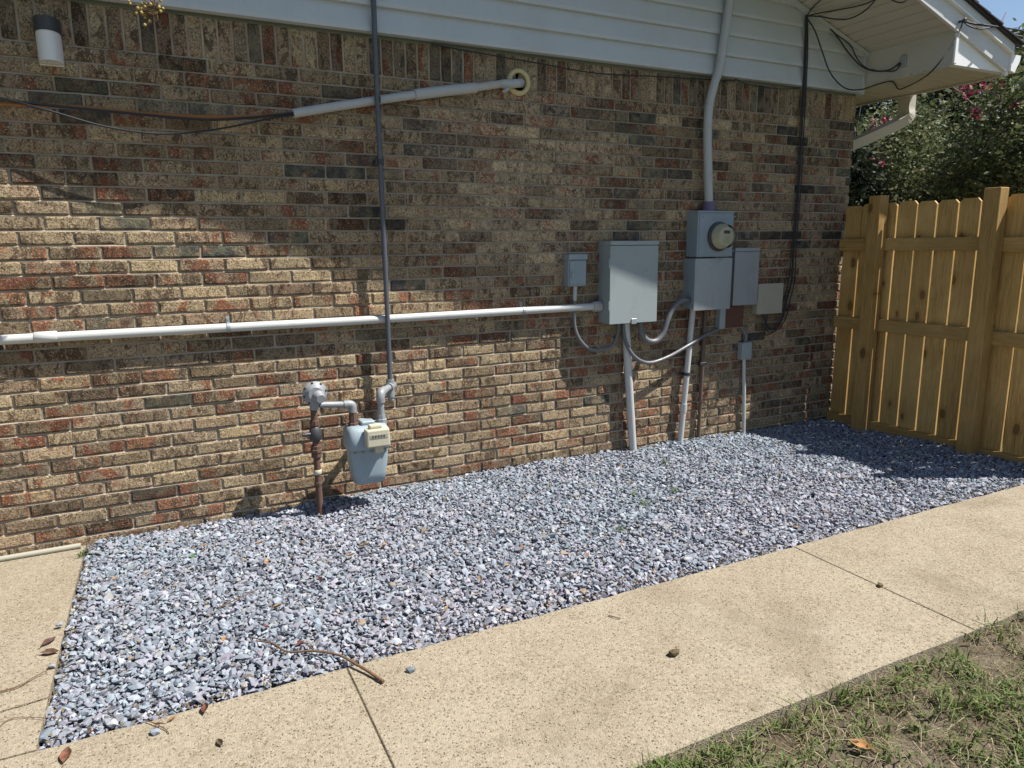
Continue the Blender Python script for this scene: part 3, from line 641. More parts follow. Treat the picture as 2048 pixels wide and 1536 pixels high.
# ------------------------------------------------------------------ gas service
GX, GY = 1.553, -0.062
MY = 0.20                                               # meter stands 20 cm off the wall
pst = PG(641, 1030, -0.022); RX, RY = pst.x, pst.y
gas = empty('gas_meter', (RX, RY, -0.02), 'pale blue gas meter with rusty standpipe, round regulator and tall dark riser against the wall', 'gas meter')
reg = PW(640, 786, -RY); reg = Vector((RX+0.012, RY, reg.z))
MB().tube([(RX, RY, -0.12), (RX, RY, reg.z-0.05)], 0.0175, 14).build('standpipe', M['rust'], gas)
for z0, z1, r in ((0.145, 0.165, 0.021), (0.300, 0.325, 0.027), (0.325, 0.345, 0.031), (0.345, 0.365, 0.027), (0.47, 0.50, 0.024)):
    MB().lathe((RX, RY, 0), (0, 0, 1), [(z0, r*0.92), (z0+0.003, r), (z1-0.003, r), (z1, r*0.92)], 8, False).build('pipe_union', M['rust'], gas)
mb = MB(); mb.lathe((RX, RY, 0), (0, 0, 1), [(0.205, 0.018), (0.208, 0.0215), (0.228, 0.0215), (0.232, 0.018)], 14); mb.build('tape_band', M['cream'], gas)
mb = MB(); mb.lathe((RX, RY, 0), (0, 0, 1), [(0.385, 0.022), (0.395, 0.030), (0.425, 0.034), (0.455, 0.028), (0.465, 0.02)], 14)
mb.tube([(RX-0.02, RY-0.01, 0.43), (RX-0.055, RY-0.015, 0.43)], 0.010, 8); mb.box((RX-0.068, RY-0.022, 0.42), (RX-0.05, RY-0.006, 0.437), 0.003)
mb.build('shutoff_valve', M['dark'], gas)
rg = MB(); rg.lathe(reg+Vector((0, 0.035, 0)), (0, -1, 0), [(0.0, 0.02), (0.004, 0.046), (0.022, 0.054), (0.024, 0.062), (0.034, 0.064), (0.036, 0.062), (0.040, 0.052), (0.052, 0.045), (0.062, 0.036)], 28)
rg.tube([reg+Vector((0, 0, -0.02)), reg+Vector((-0.01, 0, -0.085))], [0.032, 0.022], 14)
rg = rg.build('regulator', M['gas_fit'], gas)
MB().lathe(reg+Vector((0.012, -0.02, -0.012)), (0.12, -1, -0.18), [(0, 0.033), (0.010, 0.033), (0.014, 0.027), (0.04, 0.025), (0.044, 0.022)], 20).build('regulator_cap', M['gas_fit'], rg)
for k in range(8):
    a = k*math.pi/4+0.2; c = reg+Vector((math.cos(a)*0.0565, 0.012, math.sin(a)*0.0565))
    MB().lathe(c, (0, -1, 0), [(0, 0.007), (0.016, 0.007), (0.018, 0.005)], 6, False).build('bolt', M['dark'], rg)
# meter body
mc = PW(737, 900, MY+0.03); mtop, mbot = PW(737, 846, MY).z, PW(737, 962, MY).z
def section(cx, cy, z, w_, d_, n=28, e=0.42):
    out = []
    for k in range(n):
        a = 2*math.pi*k/n; c, s = math.cos(a), math.sin(a)
        out.append(Vector((cx+math.copysign(abs(c)**e, c)*w_/2, cy+math.copysign(abs(s)**e, s)*d_/2, z)))
    return out
def loft(secs):
    mb = MB(); n = len(secs[0]); vs = [v for s in secs for v in s]
    mb.add(vs, [(i*n+k, i*n+(k+1) % n, (i+1)*n+(k+1) % n, (i+1)*n+k) for i in range(len(secs)-1) for k in range(n)], True)
    mb.add(secs[0], [tuple(range(n))[::-1]]); mb.add(secs[-1], [tuple(range(n))]); return mb
MX, MYc = mc.x, -MY; hgt = mtop-mbot
zsp = mbot+hgt*0.62
lo = loft([section(MX, MYc, mbot+hgt*f, w_, d_) for f, w_, d_ in ((0, 0.135, 0.10), (0.02, 0.165, 0.12), (0.18, 0.185, 0.132), (0.40, 0.205, 0.142), (0.60, 0.212, 0.146), (0.618, 0.214, 0.148))])
lo.build('meter_body', M['meter_paint'], gas)
up = loft([section(MX, MYc, mbot+hgt*f, w_, d_) for f, w_, d_ in ((0.622, 0.228, 0.186), (0.65, 0.236, 0.196), (0.80, 0.234, 0.19), (0.92, 0.226, 0.17), (0.985, 0.20, 0.13), (1.0, 0.17, 0.10))])
up.build('meter_top', M['meter_paint'], gas)
MB().box((MX-0.035, MYc-0.045, mtop-0.004), (MX+0.04, MYc+0.045, mtop+0.022), 0.01, 3).build('meter_bridge', M['meter_paint'], gas)
for k in range(5):
    MB().lathe((MX-0.085+k*0.0425, MYc-0.088+0.004*abs(k-2), zsp-0.006), (0, 0, 1), [(-0.010, 0.006), (0.0, 0.006)], 6, False).build('bolt', M['gas_fit'], gas)
ib = PW(755, 876, MY+0.125)
idx = MB(); idx.box((ib.x-0.062, MYc-0.147, ib.z-0.045), (ib.x+0.062, MYc-0.085, ib.z+0.05), 0.008, 2); idx = idx.build('index_box', M['cream'], gas)
MB().box((ib.x-0.040, MYc-0.125, ib.z+0.048), (ib.x+0.03, MYc-0.085, ib.z+0.072), 0.008, 2).build('index_hood', M['cream'], idx)
MB().box((ib.x-0.045, MYc-0.149, ib.z+0.004), (ib.x+0.05, MYc-0.1465, ib.z+0.026), 0.0005).build('counter_window', M['beige_box'], idx)
for k in range(5): MB().box((ib.x-0.034+k*0.015, MYc-0.1505, ib.z+0.010), (ib.x-0.026+k*0.015, MYc-0.1488, ib.z+0.020)).build('counter_wheel', M['dark'], idx)
MB().box((ib.x-0.012, MYc-0.118, ib.z-0.085), (ib.x+0.035, MYc-0.07, ib.z-0.044), 0.006, 2).build('index_bracket', M['cream'], gas)
# pipework: regulator -> meter inlet, meter outlet -> riser
inl = PW(706, 836, MY); out_ = PW(763, 838, MY); ix, ox = inl.x, out_.x
zel = PW(700, 808, MY).z; zo = PW(765, 783, MY-0.04).z
mb = MB(); mb.tube([reg+Vector((0.02, 0, -0.062)), (ix-0.03, MYc, zel)], 0.0165, 14); mb.build('inlet_pipe', M['gas_fit'], gas)
mb = MB(); mb.tube(spline([(ix-0.045, MYc, zel), (ix-0.02, MYc, zel), (ix-0.002, MYc, zel-0.008), (ix, MYc, zel-0.03), (ix, MYc, zel-0.045)], 5), 0.0225, 14); mb.build('elbow', M['gas_fit'], gas)
mb = MB(); mb.lathe((ix, MYc, 0), (0, 0, 1), [(mtop-0.02, 0.028), (mtop+0.012, 0.028), (mtop+0.014, 0.023), (zel-0.04, 0.021)], 8, False); mb.build('union_nut', M['rust'], gas)
mb = MB(); mb.tube([(ox, MYc, mtop-0.01), (ox, MYc, zo-0.03)], 0.0175, 14); mb.build('outlet_pipe', M['gas_fit'], gas)
mb = MB(); mb.lathe((ox, MYc, 0), (0, 0, 1), [(mtop-0.02, 0.029), (mtop+0.014, 0.029), (mtop+0.017, 0.024), (mtop+0.04, 0.022)], 8, False); mb.build('union_nut', M['gas_fit'], gas)
dirh = Vector((GX-ox, GY-MYc, 0)); 
mb = MB(); mb.tube(spline([(ox, MYc, zo-0.05), (ox, MYc, zo-0.02), Vector((ox, MYc, zo))+dirh*0.08, Vector((ox, MYc, zo+0.004))+dirh*0.35], 5), 0.024, 14); mb.build('elbow', M['gas_fit'], gas)
mb = MB(); mb.tube([Vector((ox, MYc, zo+0.004))+dirh*0.3, Vector((GX, GY, zo+0.004))+dirh.normalized()*0.03], 0.0185, 14); mb.lathe(Vector((GX, GY, zo+0.004))-dirh.normalized()*0.035, dirh, [(0, 0.026), (0.07, 0.026), (0.072, 0.018)], 16)
mb.tube([(GX, GY, zo-0.055), (GX, GY, zo+0.045)], 0.0225, 14); mb.lathe((GX, GY, zo-0.08), (0, 0, 1), [(0, 0.012), (0.006, 0.018), (0.03, 0.018)], 8, False); mb.build('tee', M['gas_fit'], gas)
MB().tube([(GX, GY, zo+0.03), (GX, GY, 1.2), (GX-0.003, GY, 2.2), (GX+0.002, GY-0.004, 3.0), (GX, GY-0.004, 3.97)], 0.0138, 12).build('riser_pipe', M['gas_pipe'], gas)
mb = MB(); c = PW(748, 325, 0.03); mb.box((GX-0.028, -0.064, c.z-0.012), (GX+0.012, 0.0, c.z+0.012), 0.003); mb.lathe((GX, GY, c.z-0.014), (0, 0, 1), [(0, 0.018), (0.028, 0.018)], 12); mb.build('pipe_clamp', M['dark'], gas)

# ------------------------------------------------------------------ conduits on the wall
def straight_ext(p, q, x):                              # extend line p-q to x
    t = (x-p.x)/(q.x-p.x); return p+(q-p)*t
a, b = PW(20, 679, 0.03), PW(1198, 612.5, 0.03)
con = empty('wall_conduit', (b.x-1.5, -0.03, b.z), 'long white horizontal conduit strapped across the brick wall into the large panel', 'conduit')
MB().tube([straight_ext(a, b, -2.7), a, (a+b)/2+Vector((0, 0, -0.004)), Vector((2.975, -0.03, b.z))], 0.0225, 16).build('pipe', M['pvc_white'], con)
d = (b-a).normalized()
for px, py, hl in ((92, 674, 0.045),):
    c = PW(px, py, 0.03); MB().lathe(c-d*hl, d, [(0, 0.0235), (0.002, 0.0262), (2*hl-0.002, 0.0262), (2*hl, 0.0235)], 20).build('coupling', M['pvc_white'], con)
for px, py in ((457, 655), (1046, 622)):
    c = PW(px, py, 0.03); mb = MB(); mb.lathe(c-d*0.008, d, [(0, 0.0262), (0.016, 0.0262)], 20); mb.box((c.x-0.009, -0.006, c.z+0.022), (c.x+0.009, 0.0, c.z+0.052), 0.002); mb.lathe((c.x, -0.006, c.z+0.04), (0, -1, 0), [(0, 0.006), (0.004, 0.005)], 8)
    mb.build('strap', M['galv'], con)
c = Vector((2.945, -0.03, b.z)); MB().lathe(c, d, [(-0.03, 0.03), (0.0, 0.034), (0.03, 0.034)], 16).build('hub_fitting', M['pvc_old'], con)
# grey pipe lying along the foot of the wall
MB().tube([(-2.7, -0.03, ground_height(-2.7, -0.03)+0.012), (-1.2, -0.031, ground_height(-1.2, -0.03)+0.012), (-0.3, -0.029, ground_height(-0.3, -0.03)+0.012), (-0.02, -0.034, ground_height(0, -0.03)+0.013)], 0.0135, 12).build('base_pipe', M['beige_box'], None)
tag(bpy.data.objects['base_pipe'], 'thin grey pipe lying at the foot of the wall left of the gravel', 'pipe')
# slanting old conduit with cables leaving its open end
pts = [PW(1030, 167, 0.045), PW(1002, 168, 0.034), PW(946, 176, 0.030), PW(888, 182, 0.029), PW(833, 189, 0.028), PW(751, 201, 0.026), PW(672, 213, 0.035), PW(586, 227, 0.05)]
dc = empty('slanting_conduit', (1.6, -0.03, 2.15), 'weathered grey conduit slanting down across the upper wall from a yellow sleeve', 'conduit')
MB().tube(pts[1:5], 0.0215, 14).build('pipe', M['pvc_old'], dc); MB().tube(pts[4:], 0.0225, 14).build('pipe', M['pvc'], dc)
MB().tube([pts[2]+(pts[3]-pts[2])*-0.1, pts[3], pts[4], pts[4]+(pts[5]-pts[4])*0.05], 0.0285, 16).build('coupling', M['pvc'], dc)
MB().tube(spline([pts[1], pts[0], PW(1038, 166, 0.03), PW(1042, 165, -0.02)], 5), 0.024, 14).build('elbow', M['pvc'], dc)
MB().tube([PW(1016, 178, 0.065), PW(1008, 183, 0.085)], 0.010, 10).build('stub', M['pvc'], dc)
c = PW(1036, 165, 0.0); MB().lathe(c, (0, -1, 0), [(-0.002, 0.05), (0.016, 0.048), (0.022, 0.056), (0.022, 0.066), (0.014, 0.074), (-0.002, 0.074)], 24).build('sleeve_ring', M['foam'], dc)
mb = MB(); tp = PW(757, 200, 0.05); mb.lathe(tp-Vector((0.004, 0, 0)), (1, 0, 0), [(0, 0.027), (0.008, 0.027)], 14); mb.build('cable_tie', M['black'], dc)
def cable(name, pts, r, mat, label, cat='cable', group=None, seg=7, n=8):
    mb = MB(); mb.tube(spline(pts, n), r, seg); o = mb.build(name, M[mat]); return tag(o, label, cat, group)
cable('cable', [PW(600, 224, .05), PW(560, 229, .06), PW(490, 236, .07), PW(400, 239, .08), PW(250, 226, .08), PW(120, 213, .07), PW(0, 199, .06), PW(-140, 184, .05)], 0.0062, 'black', 'black cable running nearly straight from the slanting conduit to the left')
cable('cable', [PW(600, 226, .045), PW(540, 231, .05), PW(430, 234, .055), PW(300, 228, .06), PW(150, 214, .055), PW(0, 208, .05), PW(-140, 200, .05)], 0.0085, 'orange_cable', 'thick orange-brown cable beside the black ones at upper left')
cable('cable', [PW(600, 229, .055), PW(545, 236, .065), PW(470, 252, .08), PW(400, 263, .09), PW(310, 267, .10), PW(210, 253, .09), PW(100, 222, .08), PW(0, 196, .06), PW(-140, 170, .05)], 0.0048, 'black', 'thin black cable sagging lowest under the conduit cables')

# ------------------------------------------------------------------ electrical boxes
def px_box(tl, br, depth):
    a, b = PW(*tl, depth), PW(*br, depth); return a.x, b.x, b.z, a.z
# large panel
x0, x1, z0, z1 = px_box((1222, 482), (1313, 643), 0.130)
pn = empty('electrical_panel', ((x0+x1)/2, -0.065, z0), 'largest grey steel electrical panel box where the white conduit ends', 'electrical box')
MB().box((x0, -0.118, z0+0.004), (x1-0.004, 0.006, z1-0.012), 0.004, 2).build('enclosure', M['steel_box'], pn)
MB().box((x0-0.004, -0.131, z0), (x1, -0.1185, z1-0.030), 0.003, 2).build('door', M['steel_box'], pn)
MB().box((x0-0.005, -0.134, z1-0.026), (x1+0.001, 0.004, z1), 0.003, 2).build('rain_hood', M['steel_box'], pn)
xm = (x0+x1)/2
MB().box((xm-0.02, -0.137, z0-0.006), (xm+0.02, -0.1318, z0+0.03), 0.002).build('latch', M['galv'], pn)
for sx_ in (x0+0.02, x1-0.02): MB().lathe((sx_, -0.1315, z1-0.05), (0, -1, 0), [(0, 0.006), (0.003, 0.005)], 8).build('screw', M['galv'], pn)
for zz in (z0+0.12, z1-0.14): MB().tube([(x0-0.006, -0.125, zz-0.03), (x0-0.006, -0.125, zz+0.03)], 0.006, 8).build('hinge', M['steel_box'], pn)
PXC, PZ0 = (x0, x1), z0
# meter socket
x0, x1, z0, z1 = px_box((1397.6, 421), (1465, 514), 0.115)
mt = empty('electric_meter', ((x0+x1)/2, -0.06, z0-0.35), 'tall grey meter box with round glass electric meter and conduit mast', 'meter box')
MB().box((x0, -0.112, z0+0.003), (x1, 0.006, z1-0.004), 0.005, 2).build('socket_box', M['steel_box2'], mt)
MB().box((x0-0.006, -0.118, z1-0.012), (x1+0.006, 0.004, z1), 0.003, 2).build('lid_lip', M['steel_box2'], mt)
MB().box((x0+0.012, -0.116, z0+0.012), (x1-0.012, -0.1122, z1-0.018), 0.0015).build('socket_cover', M['steel_box2'], mt)
gc = PW(1440, 473, 0.117); 
MB().lathe((gc.x-0.012, -0.1155, gc.z), (0, -1, 0), [(0, 0.098), (0.012, 0.098), (0.016, 0.092), (0.018, 0.084)], 30).build('meter_ring', M['dark'], mt)
glass = NT('meter_glass', 0.06, 0.5); glass.color((0.90, 0.92, 0.86)); glass.b.inputs['Transmission Weight'].default_value = 1.0; glass.b.inputs['IOR'].default_value = 1.12
gx_ = gc.x-0.012
core = MB().lathe((gx_, -0.131, gc.z), (0, -1, 0), [(0, 0.078), (0.02, 0.074), (0.026, 0.064), (0.058, 0.062), (0.060, 0.058), (0.0602, 0.0001)], 28).build('meter_core', M['cream'], mt)
MB().lathe((gx_, -0.1315, gc.z), (0, -1, 0), [(0, 0.0845), (0.03, 0.083), (0.062, 0.079), (0.076, 0.070), (0.081, 0.055), (0.083, 0.03), (0.0835, 0.0001)], 30).build('meter_dome', glass.m, mt)
MB().box((gx_-0.026, -0.1935, gc.z+0.018), (gx_+0.026, -0.1915, gc.z+0.038), 0.0006).build('display', M['dark'], core)
for k in range(4): MB().box((gx_-0.030+k*0.003, -0.1930, gc.z-0.040+k*0.012), (gx_+0.026-k*0.004, -0.1916, gc.z-0.0365+k*0.012)).build('print_line', M['steel_box'], core)
for sx_ in (-1, 1):
    for sz_ in (0.04, 0.27): MB().lathe((gx_+sx_*0.135, -0.1165, z0+sz_), (0, -1, 0), [(0, 0.006), (0.003, 0.005)], 8).build('screw', M['galv'], mt)
hx = PW(1418, 405, 0.06).x
MB().lathe((hx, -0.06, z1-0.004), (0, 0, 1), [(0, 0.046), (0.014, 0.046), (0.018, 0.040), (0.05, 0.040), (0.054, 0.036), (0.066, 0.036)], 20).build('hub', M['purple'], mt)
mast = [Vector((hx, -0.06, z1+0.03)), PW(1416, 330, .06), PW(1415, 270, .06), PW(1418, 215, .062), PW(1428, 170, .066), PW(1439, 135, .072), PW(1447, 85, .074), PW(1456, 30, .074), PW(1463, -20, .074)]
top = mast[-1]+(mast[-1]-mast[-2]).normalized()*0.25; mast.append(top)
MB().tube(spline(mast, 6), 0.0285, 16).build('mast_conduit', M['pvc'], mt)
x0, x1, zl0, zl1 = px_box((1392, 517), (1461, 616), 0.12)
MB().box((x0, -0.112, zl0+0.006), (x1-0.002, 0.006, zl1), 0.004, 2).build('lower_box', M['steel_box2'], mt)
sv = MB(); sv.prism([(x0-0.001, -0.113, zl1-0.003), (x1, -0.113, zl1-0.003), (x1-0.012, -0.121, zl0-0.004), (x0-0.008, -0.121, zl0-0.002)], (0, -0.0035, 0)); sv.build('lower_cover', M['galv'], mt)
MB().tube(spline([PW(1432, 512, .135), PW(1436, 518, .14), PW(1440, 524, .135), PW(1444, 516, .13)], 4), 0.002, 6).build('seal_wire', M['galv'], mt)
MXL, MZL = (x0, x1), zl0
# side box
x0, x1, z0, z1 = px_box((1472, 496), (1513.7, 607), 0.07)
sb = empty('side_box', ((x0+x1)/2, -0.035, z0), 'narrow tall grey steel box directly right of the electric meter', 'electrical box')
MB().box((x0, -0.062, z0), (x1, 0.006, z1-0.008), 0.003, 2).build('enclosure', M['galv'], sb)
MB().box((x0-0.003, -0.070, z0-0.006), (x1+0.002, -0.0625, z1-0.028), 0.002).build('cover', M['galv'], sb)
MB().box((x0-0.004, -0.072, z1-0.024), (x1+0.003, 0.004, z1), 0.002).build('rain_hood', M['galv'], sb)
# beige box
x0, x1, z0, z1 = px_box((1517, 568), (1564, 626), 0.06)
tb = empty('utility_box', ((x0+x1)/2, -0.03, z0), 'small beige plastic box furthest right on the wall', 'utility box')
MB().box((x0+0.004, -0.05, z0+0.004), (x1-0.004, 0.006, z1-0.004), 0.008, 2).build('box_base', M['beige_box'], tb)
MB().box((x0, -0.062, z0), (x1, -0.0505, z1), 0.006, 2).build('cover', M['beige_box'], tb)
for sz_ in (z0+0.03, z1-0.03): MB().lathe(((x0+x1)/2, -0.0625, sz_), (0, -1, 0), [(0, 0.005), (0.003, 0.004)], 8).build('screw', M['galv'], tb)
TBX = (x0, x1, z0)
# small disconnect
x0, x1, z0, z1 = px_box((1138, 510), (1173.5, 572), 0.06)
db = empty('disconnect_box', ((x0+x1)/2, -0.03, z0), 'small blue-grey disconnect box left of the large panel', 'electrical box')
MB().box((x0, -0.052, z0), (x1, 0.006, z1), 0.004, 2).build('enclosure', M['steel_box2'], db)
MB().box((x0+0.008, -0.060, z0+0.012), (x1-0.004, -0.0525, z1-0.035), 0.004, 2).build('cover', M['steel_box2'], db)
MB().box((x0-0.003, -0.066, z1-0.03), (x1+0.003, -0.002, z1+0.004), 0.004, 2).build('rain_hood', M['steel_box2'], db)
MB().box((x0+0.018, -0.068, z0+0.055), (x0+0.035, -0.0605, z0+0.095), 0.003).build('handle', M['steel_box'], db)
MB().tube([((x0+x1)/2, -0.028, z0+0.01), ((x0+x1)/2-0.004, -0.028, z0-0.09)], 0.013, 10).build('nipple', M['pvc'], db)
DBX = ((x0+x1)/2-0.004, z0-0.09)
# red-brown junction box under the side box
x0, x1, z0, z1 = px_box((1442, 612), (1486, 655), 0.05)
jb = empty('junction_box', ((x0+x1)/2, -0.025, z0), 'square rusty red-brown junction box below the meter boxes', 'junction box')
MB().box((x0, -0.046, z0), (x1, 0.006, z1), 0.003, 2).build('box', M['steel_box'], jb)
MB().box((x0+0.05, -0.050, z0+0.004), (x1-0.002, -0.0465, z1-0.002), 0.001).build('cover', M['rust_red'], jb)
JB = (x0, x1, z0)
# loops of flexible conduit
cable('flexible_conduit', [(DBX[0], -0.028, DBX[1]+0.01), PW(1149, 650, .035), PW(1160, 680, .05), PW(1180, 698, .06), PW(1205, 699, .065), PW(1225, 690, .065), PW(1235, 668, .06), (PW(1238, 648, .06).x, -0.06, PZ0+0.005)], 0.0115, 'flex', 'thin grey flexible conduit looping from the disconnect box to the large panel', 'conduit', seg=10)
cable('flexible_conduit', [(PW(1281, 645, .06).x, -0.06, PZ0+0.005), PW(1283, 665, .07), PW(1295, 681, .085), PW(1312, 682, .09), PW(1325, 668, .09), PW(1335, 640, .09), PW(1345, 618, .085), PW(1362, 602, .08), (MXL[0]+0.01, -0.07, PW(1380, 600, .07).z)], 0.0195, 'flex', 'thick grey flexible conduit looping between the large panel and the meter box', 'conduit', seg=12)
cable('flexible_conduit', [(PW(1247, 646, .05).x, -0.045, PZ0+0.005), PW(1249, 675, .055), PW(1262, 705, .075), PW(1282, 722, .085), PW(1305, 725, .085), PW(1340, 712, .075), PW(1375, 692, .065), PW(1410, 671, .04), PW(1435, 660, .03), (JB[0]+0.02, -0.025, JB[2]+0.01)], 0.0125, 'flex', 'longest grey flexible conduit drooping from the panel to the junction box', 'conduit', seg=10)
# straight conduits into the ground
def drop(name, top, bot, r, mat, label, extras=()):
    t_, b_ = Vector(top), Vector(bot); e = empty(name, (b_.x, b_.y, -0.02), label, 'conduit')
    b2 = b_+(b_-t_).normalized()*0.12
    MB().tube([t_, (t_+b_)/2+Vector((random.uniform(-.003, .003), 0, 0)), b2], r, 14).build('pipe', M[mat], e); return e, t_, b_
e, t_, b_ = drop('ground_conduit', (PW(1251, 645, .04).x, -0.04, PZ0+0.005), PW(1266, 903, .04), 0.0265, 'pvc_white', 'thick pale conduit dropping from the large panel into the gravel')
e, t_, b_ = drop('ground_conduit', (PW(1386, 615, .035).x, -0.035, MZL+0.01), PW(1361, 877, .035), 0.0205, 'pvc_white', 'leaning pale conduit from the meter box down into the gravel')
c = t_+(b_-t_)*0.50; MB().lathe(c-Vector((0, 0, 0.01)), (0, 0, 1), [(0, 0.024), (0.022, 0.024)], 14).build('strap', M['dark'], e); MB().box((c.x-0.045, -0.008, c.z-0.01), (c.x+0.04, 0.0, c.z+0.012)).build('strap_leg', M['dark'], e)
c = t_+(b_-t_)*0.76; MB().lathe(c-Vector((0, 0, 0.03)), (0, 0, 1), [(0, 0.023), (0.06, 0.025)], 14).build('coupling', M['pvc_white'], e)
e, t_, b_ = drop('ground_conduit', (PW(1412, 600, .02).x, -0.02, MZL+0.06), PW(1397, 868, .02), 0.014, 'brown_pipe', 'slim dark brown pipe running down beside the leaning conduit')
c = t_+(b_-t_)*0.47; MB().box((c.x-0.03, -0.036, c.z-0.01), (c.x+0.03, 0.0, c.z+0.012), 0.002).build('strap', M['dark'], e)
bx = PW(1498, 702, .04)
e, t_, b_ = drop('ground_conduit', (bx.x-0.03, -0.02, bx.z), PW(1487, 862, .02), 0.0135, 'pvc_white', 'thin pale conduit with a small grey box on top nearest the fence')
MB().box((bx.x-0.075, -0.05, bx.z-0.06), (bx.x+0.02, 0.0, bx.z+0.065), 0.005, 2).build('box', M['steel_box'], e)
MB().tube(spline([(bx.x-0.03, -0.02, bx.z+0.05), PW(1492, 672, .03), PW(1487, 660, .03), (JB[1]-0.01, -0.025, JB[2]+0.02)], 5), 0.016, 10).build('elbow', M['flex'], e)
# ------------------------------------------------------------------ wall lamp
x0, x1, zt, zm, zb_ = PW(62, 32, .05).x, PW(119, 40, .05).x, PW(80, 33, .06).z, PW(90, 62, .06).z, PW(95, 124, .06).z
lc = (x0+x1)/2; hw = (x1-x0)/2
lamp = empty('wall_lamp', (lc, 0, zb_), 'wall lamp with black cap and white half-round diffuser at upper left', 'wall lamp')
def half(z0, z1, r, d):
    mb = MB(); n = 18; poly = [(lc+r*math.cos(math.pi*k/n), -0.012-d*math.sin(math.pi*k/n), z0) for k in range(n+1)]
    poly = [(lc+r, 0.004, z0)]+poly+[(lc-r, 0.004, z0)]; mb.prism(poly, (0, 0, z1-z0)); return mb
half(zm, zt, hw, 0.085).build('cap', M['dark'], lamp); half(zb_+0.004, zm-0.001, hw-0.004, 0.080).build('diffuser', M['diffuser'], lamp)
MB().box((lc-hw+0.006, -0.006, zb_-0.004), (lc+hw-0.006, 0.0, zb_+0.003)).build('back_plate', M['diffuser'], lamp)

# ------------------------------------------------------------------ overhead and wall cables at the right
A = PW(1613, 30, .06)
for k, (dx_, r, lab) in enumerate(((0, .007, 'thick black cable running down the wall to the beige box'), (7, .004, 'thin black cable left beside the thick one down the wall'), (-6, .004, 'thin black wire right of the thick cable ending in loops'))):
    q = [PW(1613+dx_*.3, 30, .06), PW(1612+dx_*.5, 100, .055), PW(1609+dx_*.5, 170, .05), PW(1604+dx_*.6, 250, .025), PW(1598+dx_*.6, 370, .02), PW(1589+dx_*.6, 480, .02), PW(1583+dx_*.9, 560, .025), PW(1573+dx_, 600, .03), PW(1565+dx_, 635, .04), PW(1553+dx_*.5, 655+k*3, .05), PW(1538-k*4, 656+k*6, .045), (TBX[0]+0.08+k*0.03, -0.03, TBX[2]+0.003)]
    cable('wall_cable', q, r, 'black', lab)
cable('eave_cable', [PW(1470, 158, .045), PW(1500, 170, .045), PW(1560, 178, .042), PW(1600, 176, .045)], 0.003, 'black', 'short thin wire under the siding joining the cables at right')
cable('siding_wire', [PW(862, 88, .03), PW(930, 101, .03), PW(1010, 115, .03), PW(1080, 127, .028), PW(1190, 146, .028), PW(1300, 152, .028), PW(1400, 158, .03), PW(1470, 162, .03)], 0.004, 'black', 'thin black wire running along the bottom edge of the siding')
A = PW(1614, 32, .07)
def PS(px, py, drop):                                    # point 'drop' below the sloping rake soffit
    d = ray(px, py); k0 = 2.79+SLOPE*5.11+0.022-drop; t = (k0-SLOPE*CX-CZ)/(d.z+SLOPE*d.x); return CPOS+d*t
cable('soffit_cable', [A, PS(1640, 26, .035), PS(1680, 19, .03), PS(1715, 12, .025), PS(1742, 3, .02), PS(1762, -16, .015), PS(1775, -60, .012)], 0.0042, 'black', 'upper black cable rising along the soffit from the bundle')
cable('soffit_cable', [A, PS(1640, 33, .06), PS(1668, 38, .08), PS(1695, 38, .085), PS(1720, 28, .07), PS(1740, 12, .04), PS(1754, -8, .02), PS(1768, -60, .014)], 0.0046, 'black', 'black cable bowing down below the upper soffit cable')
cable('soffit_cable', [PW(1615, 30, .06), PS(1628, 12, .02), PS(1645, -4, .015), PS(1665, -40, .012)], 0.004, 'black', 'thin black cable leaving the bundle steeply upward along the soffit')
cable('soffit_cable', [PS(1778, -12, .02), PS(1784, 0, .04), PS(1800, 5, .05), PS(1812, 1, .04), PS(1818, -14, .02)], 0.004, 'black', 'small black cable loop at the top edge above the soffit')
cable('soffit_cable', [PW(1614, 36, .06), PW(1630, 62, .075), PW(1645, 105, .08), PW(1662, 148, .085), PW(1690, 176, .09), PW(1722, 179, .10), PG(1757, 168, 2.508), PG(1784, 163, 2.508), PG(1797, 178, 2.503), PG(1812, 174, 2.50), PG(1840, 160, 2.49), PW(1868, 138, .70), PW(1900, 95, .745), PW(1919, 62, .745), PW(1926, 42, .745)], 0.0048, 'black', 'long black cable drooping below the eave and up to the fascia')
mk = PX(1808, 121, XC+0.03)
cable('soffit_cable', [PW(1650, 48, .05), PW(1672, 70, .06), PW(1695, 103, .065), PW(1720, 130, .07), PW(1745, 141, .10), mk+Vector((-0.02, 0.10, -0.045)), mk+Vector((-0.012, 0.02, -0.01))], 0.0052, 'black', 'black cable looping into the grey plate on the eave box')
cable('soffit_cable', [PW(1672, 68, .05), PW(1700, 90, .055), PW(1716, 120, .06), PW(1735, 137, .10), PW(1755, 140, .12), mk+Vector((-0.02, 0.06, -0.06)), mk+Vector((-0.010, 0.015, -0.03))], 0.004, 'black', 'second strand beside the loop into the grey plate')
pe = empty('cable_plate', mk, 'small grey cable entry plate on the side of the eave box', 'cable plate'); mb = MB(); mb.box(mk+Vector((-0.012, -0.022, -0.045)), mk+Vector((0.005, 0.022, 0.035)), 0.004, 2); mb.build('plate', M['steel_box'], pe); MB().tube([mk+Vector((-0.014, 0.01, -0.02)), mk+Vector((-0.03, 0.03, -0.03))], 0.008, 8).build('grommet', M['black'], pe)
F = PW(1925, 42, .735)
far1 = PX(2120, 78, 11.0); far2 = far1+(far1-PW(2000, 55, .8))*1.2
cable('service_cable', [F, PW(1950, 48, .76), PW(1990, 53, .78), PX(2060, 64, 7.2), far1, far2], 0.0065, 'black', 'thick black service cable leading off the fascia to the right')
cable('service_cable', [F, PW(1940, 53, .77), PW(1962, 58, .78), PW(1985, 54, .78)], 0.0045, 'black', 'short black cable loop hanging at the fascia hook')
